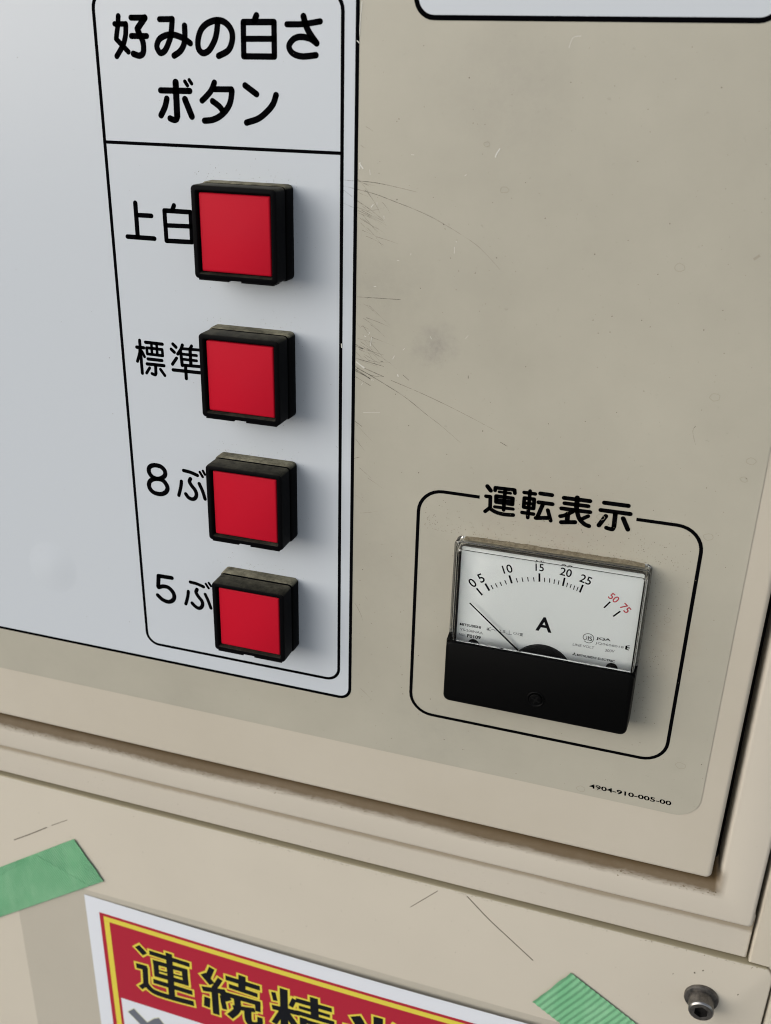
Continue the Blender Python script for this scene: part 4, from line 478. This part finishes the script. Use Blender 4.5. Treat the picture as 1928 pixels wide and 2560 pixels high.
mb = MB(); n = len(outer[0]); allp = outer + inner; mb.v = [p for l in allp for p in l]; nO, nI = len(outer), len(inner)
I = lambda l, j: l * n + j
for a in list(range(nO - 1)) + list(range(nO, nO + nI - 1)):
    for j in range(n - 1): mb.f.append((I(a, j), I(a, j + 1), I(a + 1, j + 1), I(a + 1, j)))
for j in range(n - 1): mb.f.append((I(0, j), I(0, j + 1), I(nO + nI - 1, j + 1), I(nO + nI - 1, j)))          # back rim
for e in (0, n - 1): mb.f.append(tuple(I(a, e) for a in range(nO)) + tuple(I(a, e) for a in range(nO, nO + nI)))   # cut ends
mb.f.append((I(nO - 1, 0), I(nO - 1, n - 1), I(nO, n - 1), I(nO, 0)))
wall_faces = len(mb.f)
mb.f.append(tuple(I(nO - 1, j) for j in range(n))); mb.f.append(tuple(I(nO, j) for j in range(n)))                # window pane, front and back
cov_o = mb.build("clear_cover", M_CLEAR, am, smooth=25)
M_PANE = bpy.data.materials.new("clear_window_pane"); M_PANE.use_nodes = True; pt = M_PANE.node_tree; pt.nodes.remove(pt.nodes["Principled BSDF"])
tr_, gl_, fr_, mx_ = pt.nodes.new("ShaderNodeBsdfTransparent"), pt.nodes.new("ShaderNodeBsdfGlossy"), pt.nodes.new("ShaderNodeFresnel"), pt.nodes.new("ShaderNodeMixShader")
fr_.inputs[0].default_value = 1.30; gl_.inputs["Roughness"].default_value = 0.03; tr_.inputs[0].default_value = (0.985, 0.99, 0.985, 1)
pt.links.new(fr_.outputs[0], mx_.inputs[0]); pt.links.new(tr_.outputs[0], mx_.inputs[1]); pt.links.new(gl_.outputs[0], mx_.inputs[2]); pt.links.new(mx_.outputs[0], pt.nodes["Material Output"].inputs[0])
cov_o.data.materials.append(M_PANE)
for pf in cov_o.data.polygons:
    if len(pf.vertices) == n: pf.material_index = 1
# black lower half: a hollow cap, open towards the dial, with its adjusting screw
def low(d, z, r, t=0.0): return rrect(AX0 + d, AYM + .08 + t, AX1 - d, AY1 - d * 1.6, r, z, 5)
mb = MB(); loft(mb, [low(.5, -9.2, 2.2), low(.6, -9.9, 2.2), low(.8, -10.25, 2.1, .15), low(1.2, -10.45, 1.8, .45)], cap0=True)
def ucup(d, z, r): return [(AX1 + AX0 - p[0], AYM + .08 + AY1 - d * 1.6 - p[1], z) for p in arch(AX0 + d, AYM + .08, AX1 - d, AY1 - d * 1.6, r, z, 5)]
us = [ucup(0, -0.25, 2.2), ucup(.15, -4.0, 2.2), ucup(.5, -9.25, 2.2), ucup(1.9, -9.25, 1.2), ucup(1.6, -0.25, 1.2)]; n = len(us[0])
mb.add([p for l in us for p in l], [(a * n + j, a * n + j + 1, ((a + 1) % 5) * n + j + 1, ((a + 1) % 5) * n + j) for a in range(5) for j in range(n - 1)] + [tuple(a * n + e for a in range(5)) for e in (0, n - 1)])
lowc = mb.build("lower_cover", M_GLOSSBLACK, am, smooth=35)
mb = MB(); lathe(mb, 57.8, 55.7, [(3.0, -10.44), (3.0, -10.6), (2.7, -10.75), (2.4, -10.6), (2.2, -10.47)], 28); lathe(mb, 57.8, 55.7, [(2.1, -10.46), (2.1, -10.9), (1.8, -11.05)], 24)
scr = mb.build("adjusting_screw", M_GLOSSBLACK, lowc, smooth=40)
mb = MB()
for ang in (25, 115):
    u = Vector((math.cos(math.radians(ang)), math.sin(math.radians(ang)))); w_ = Vector((-u.y, u.x))
    q = [Vector((57.8, 55.7)) + u * s1 * 1.6 + w_ * s2 * .22 for s1, s2 in ((-1, -1), (1, -1), (1, 1), (-1, 1))]
    mb.add([(p.x, p.y, -11.07 - ang * .00005) for p in q], [(0, 1, 2, 3)])
mb.build("screw_slot", mat("worn_slot_grey", (0.006, 0.006, 0.006), .5, spec=.05), lowc)
# dust lying on the cover's upper ledge
M_DUST = mat("brown_settled_dust", (0.30, 0.25, 0.16), 0.95, spec=0.05); kk = NT(M_DUST)
kk.link(kk.ramp(kk.noise(500, 5, .8), [(0.3, (0.11, 0.09, 0.055)), (0.72, (0.36, 0.31, 0.22))]), kk.p.inputs["Base Color"]); kk.bump(kk.noise(900, 4, .8), .8, .0003)
mb = MB(); nx = 90; rows = 5
vs = []; fs = []
for i in range(nx + 1):
    x = 28.2 + (86.6 - 28.2) * i / nx
    env = min(1, i / 9, (nx - i) / 7)
    for j in range(rows):
        tt = j / (rows - 1); zz = -0.3 - 2.9 * tt
        hgt = env * (0.34 * (1 - tt) ** .6 + .06) * rng.uniform(.55, 1.25) + .02
        vs.append((x, AY0 - hgt, zz))
for i in range(nx):
    for j in range(rows - 1):
        a = i * rows + j; fs.append((a, a + 1, a + rows + 1, a + rows))
mb.add(vs, fs); tag(mb.build("dust_layer", M_DUST, am, smooth=60), kind="stuff")

# ================================================================== paper notice, tapes, bolt
nz = empty("paper_notice", W(-30, 300, 2.6), "white paper notice with red heading band and yellow border on lower panel", "notice")
M_PAPER = mat("white_paper", (0.66, 0.685, 0.73), 0.4)
M_PRED = mat("red_print", (0.37, 0.017, 0.036), 0.36, spec=.25); M_PYEL = mat("yellow_print", (0.66, 0.56, 0.06), 0.38); M_PINK = mat("black_print", (0.005, 0.006, 0.009), 0.4, spec=.2); M_PGREY = mat("grey_print", (0.13, 0.14, 0.17), 0.4)
PX0, PY0, PX1, PY1 = -144.6, 221.6, 160.0, 420.0
def bow(x, y):                      # the sheet lifts a little off the panel along its top edge
    u = (x - PX0) / (PX1 - PX0); v = max(0.0, 1 - (y - PY0) / 90.0)
    return -2.3 * v * math.sin(min(1.0, max(0, u)) * math.pi) ** 1.0
def psheet(x0, y0, x1, y1, z, name, m_, parent, nx=40, ny=16, thick=None):
    mb = MB(); vs = [(x0 + (x1 - x0) * i / nx, y0 + (y1 - y0) * j / ny) for j in range(ny + 1) for i in range(nx + 1)]
    f = [(j * (nx + 1) + i, j * (nx + 1) + i + 1, (j + 1) * (nx + 1) + i + 1, (j + 1) * (nx + 1) + i) for j in range(ny) for i in range(nx)]
    mb.add([(x, y, z + bow(x, y)) for x, y in vs], f); return mb.build(name, m_, parent, smooth=60)
PZ0 = 2.72
psheet(PX0, PY0, PX1, PY1, PZ0, "sheet", M_PAPER, nz)
def pband(x0, y0, x1, y1, z, name, m_): return psheet(x0, y0, x1, y1, PZ0 - z, name, m_, nz)
pband(-137.3, 230.2, 152.0, 410, .03, "red_field", M_PRED)
# yellow border: top and left bars
pband(-135.1, 231.9, 150, 234.8, .05, "yellow_border", M_PYEL); pband(-135.1, 234.85, -132.2, 405, .05, "yellow_border", M_PYEL)
pband(-130.7, 284.9, 146, 402, .05, "white_box", M_PAPER)
def pchars(key, m_, halo, halo_w, z):
    for c in D_ch[key]:
        for nm, mm, g, dz in (("character_outline", halo, halo_w, 0.0), ("character", m_, 0.0, .025)):
            mb = MB()
            for i, s in enumerate(c): stroke(mb, s, 0.0, g)
            mb.v = [(x, y, PZ0 + bow(x, y) - z - dz) for x, y, q in mb.v]
            mb.build(nm, mm, nz)
pchars('notice', M_PINK, M_PYEL, 1.05, .07)
pchars('notice grey', M_PGREY, mat("pale_yellow_print", (0.62, 0.62, 0.42), .4), .35, .09)
# clear laminate that carries the sheet
M_LAM = mat("clear_laminate", (0.9, 0.9, 0.9), 0.22); t_ = M_LAM.node_tree; p_ = t_.nodes["Principled BSDF"]
p_.inputs["Base Color"].default_value = (0.27, 0.275, 0.24, 1); p_.inputs["Alpha"].default_value = 0.15
mb = MB(); mb.add([(-184.5, 218.5, 2.9), (PX1, 218.5, 2.9), (PX1, PY1, 2.9), (-184.5, PY1, 2.9)], [(0, 1, 2, 3)]); mb.build("laminate_film", M_LAM, nz)

def tape_mat(name, pitch, strength, ang):
    mt = mat(name, (0.13, 0.36, 0.19), 0.42); k = NT(mt)
    dt = k.n("ShaderNodeVectorMath", operation='DOT_PRODUCT'); k.link(k.coord(), dt.inputs[0]); dt.inputs[1].default_value = ang
    wvv = k.math('SINE', k.math('ADD', k.math('MULTIPLY', dt.outputs["Value"], 2 * math.pi / pitch), k.math('MULTIPLY', k.noise(60, 3), 5.0)))
    cl = k.ramp(k.noise(30, 4), [(0.35, g3(0)), (.7, g3(1))])
    thread = k.ramp(k.noise(60, 5, .7, stretch=(3, 1, 1)), [(0.45, g3(0)), (.75, g3(.5))])
    k.link(k.mix(thread, k.mix(cl, (0.135, 0.37, 0.19), (0.185, 0.43, 0.235)), (0.27, 0.5, 0.31)), k.p.inputs["Base Color"]); k.bump(wvv, strength, .0002)
    return mt
def tape(pts_end, direction, length, pitch, label, matl, z, ridge):
    a, b = [Vector(p) for p in pts_end]; d = Vector(direction).normalized(); mb = MB(); n = int(length / pitch * 8); mrows = 8
    vs = []; fs = []
    trng = random.Random(3)
    for i in range(n + 1):
        for j in range(mrows + 1):
            v = j / mrows; p = a + (b - a) * v + d * length * i / n
            jag = trng.uniform(-.25, .25) if i == 0 else 0
            p = p + d * jag
            zz = z - ridge * (.5 + .5 * math.cos(2 * math.pi * i / 8 + .25 * math.sin(j * .8))) - .12 * math.sin(v * math.pi)
            vs.append((p.x, p.y, zz))
    for i in range(n):
        for j in range(mrows):
            q = i * (mrows + 1) + j; fs.append((q, q + 1, q + mrows + 2, q + mrows + 1))
    # thickness
    N = len(vs); vs2 = [(x, y, z_ + .09) for x, y, z_ in vs]; mb.add(vs + vs2, fs + [tuple(i + N for i in reversed(f)) for f in fs])
    c = (a + b) / 2
    return tag(mb.build("tape_strip", matl, None, smooth=50, loc=W(c.x, c.y, z)), label, "tape", "green tape strips on the lower panel")
def tape_fold():
    mb = MB(); P = [(-168, 204.5), (-140.5, 214.6), (-210, 262.4), (-210, 241)]
    mb.add([(x, y, 2.18) for x, y in P] + [(x, y, 2.26) for x, y in P], [(0, 1, 2, 3), (0, 4, 5, 1), (1, 5, 6, 2), (2, 6, 7, 3), (3, 7, 4, 0)])
    return mb
M_TAPE1 = tape_mat("green_cloth_tape", 0.0013, .6, (-.823, 0, -.567)); M_TAPE2 = tape_mat("green_ribbed_tape", 0.0025, .1, (.842, 0, -.54))
tape([(-146.0, 188.2), (-132.6, 209.4)], (-45.7, 31.5), 95, 1.25, "green tape strip on the left, with fine crosswise ribs", M_TAPE1, 2.45, .13)
left_tape = [o for o in bpy.data.objects if o.name == "tape_strip"][0]
tape_fold().build("folded_layer", M_TAPE1, left_tape)
tape([(68.0, 210.2), (81.4, 188.7)], (28.7, 18.4), 70, 2.5, "green tape strip near the bolt, with coarse crosswise ribs", M_TAPE2, 2.4, .3)
mb = MB()
for i, s in enumerate(D_scrl): stroke(mb, s, 2.97 - .002 * i)
for _ in range(90): speck(mb, rng.uniform(-170, 150), rng.uniform(166, 216), rng.choice((.1, .12, .16, .2)), 2.96)
for x, y, r in ((129.2, 170.5, .45), (126.5, 172.6, .5), (119, 176, .4), (143, 178, .45)): speck(mb, x, y, r, 2.95)
tag(mb.build("dirt_specks", M_SPECK, cab), kind="stuff")

mb = MB()
for _ in range(900): speck(mb, rng.uniform(-175, 128), 130.4 + abs(rng.gauss(0, 1.2)), rng.uniform(.08, .28), 1.77)
for _ in range(160): speck(mb, rng.uniform(-175, 142), rng.uniform(146.5, 160), rng.choice((.07, .1, .14)), 3.96)
for _ in range(200): speck(mb, rng.uniform(-60, 150), 162.4 + abs(rng.gauss(0, .5)), rng.uniform(.08, .25), 2.96)
tag(mb.build("grime_specks", mat("brown_grime_speck", (0.13, 0.095, 0.05), .9, spec=.05), cab), kind="stuff")
bo = empty("socket_bolt", W(130.6, 184.0, 3.0), "dark steel socket head bolt with washer on lower panel", "bolt")
M_STEEL = mat("dark_oxide_steel", (0.055, 0.05, 0.046), 0.36, metal=0.85); k = NT(M_STEEL)
k.link(k.ramp(k.noise(400, 5, .7), [(0.35, (0.09, 0.085, 0.08)), (.75, (0.24, 0.22, 0.20))]), k.p.inputs["Base Color"]); k.link(k.math('ADD', k.math('MULTIPLY', k.noise(300), .25), .25), k.p.inputs["Roughness"])
M_BRIGHT = mat("worn_bright_steel", (0.30, 0.29, 0.28), 0.3, metal=1.0)
BX, BY = 130.6, 184.0
mb = MB(); lathe(mb, BX, BY, [(6.3, 2.98), (6.35, 2.3), (6.1, 1.75), (5.4, 1.5), (4.6, 1.45)], 48); mb.build("washer", M_STEEL, bo, smooth=40)
mb = MB(); k_ = 48; prof = [(4.6, 1.5), (4.6, -3.3), (4.4, -3.85), (3.95, -4.1)]
lathe(mb, BX, BY, prof, k_, cap=False)
# hexagon socket
hexr = 2.6; hx = []
for z in (-4.1, -2.0):
    hx.append([(BX + hexr * (1 if True else 1) * math.cos(2 * math.pi * j / k_) / max(math.cos(((2 * math.pi * j / k_ + math.pi / 6) % (math.pi / 3)) - math.pi / 6), .1) * .9, BY + hexr * math.sin(2 * math.pi * j / k_) / max(math.cos(((2 * math.pi * j / k_ + math.pi / 6) % (math.pi / 3)) - math.pi / 6), .1) * .9, z) for j in range(k_)])
top = [(BX + 3.95 * math.cos(2 * math.pi * j / k_), BY + 3.95 * math.sin(2 * math.pi * j / k_), -4.1) for j in range(k_)]
loft(mb, [top, hx[0]], cap1=False)
head = mb.build("head", M_STEEL, bo, smooth=35)
mb = MB(); loft(mb, [hx[0], hx[1]], cap1=True); mb.build("hex_socket", mat("socket_shade_steel", (0.035, 0.033, 0.032), .3, metal=.8), bo, smooth=20)  # recess shade is put into the socket's darker colour
mb = MB(); lathe(mb, BX, BY, [(4.61, -3.45), (4.42, -3.87), (4.0, -4.1)], k_, cap=False); mb.v = [(x, y, z - .03) for x, y, z in mb.v]; mb.build("worn_rim", M_BRIGHT, bo, smooth=60)
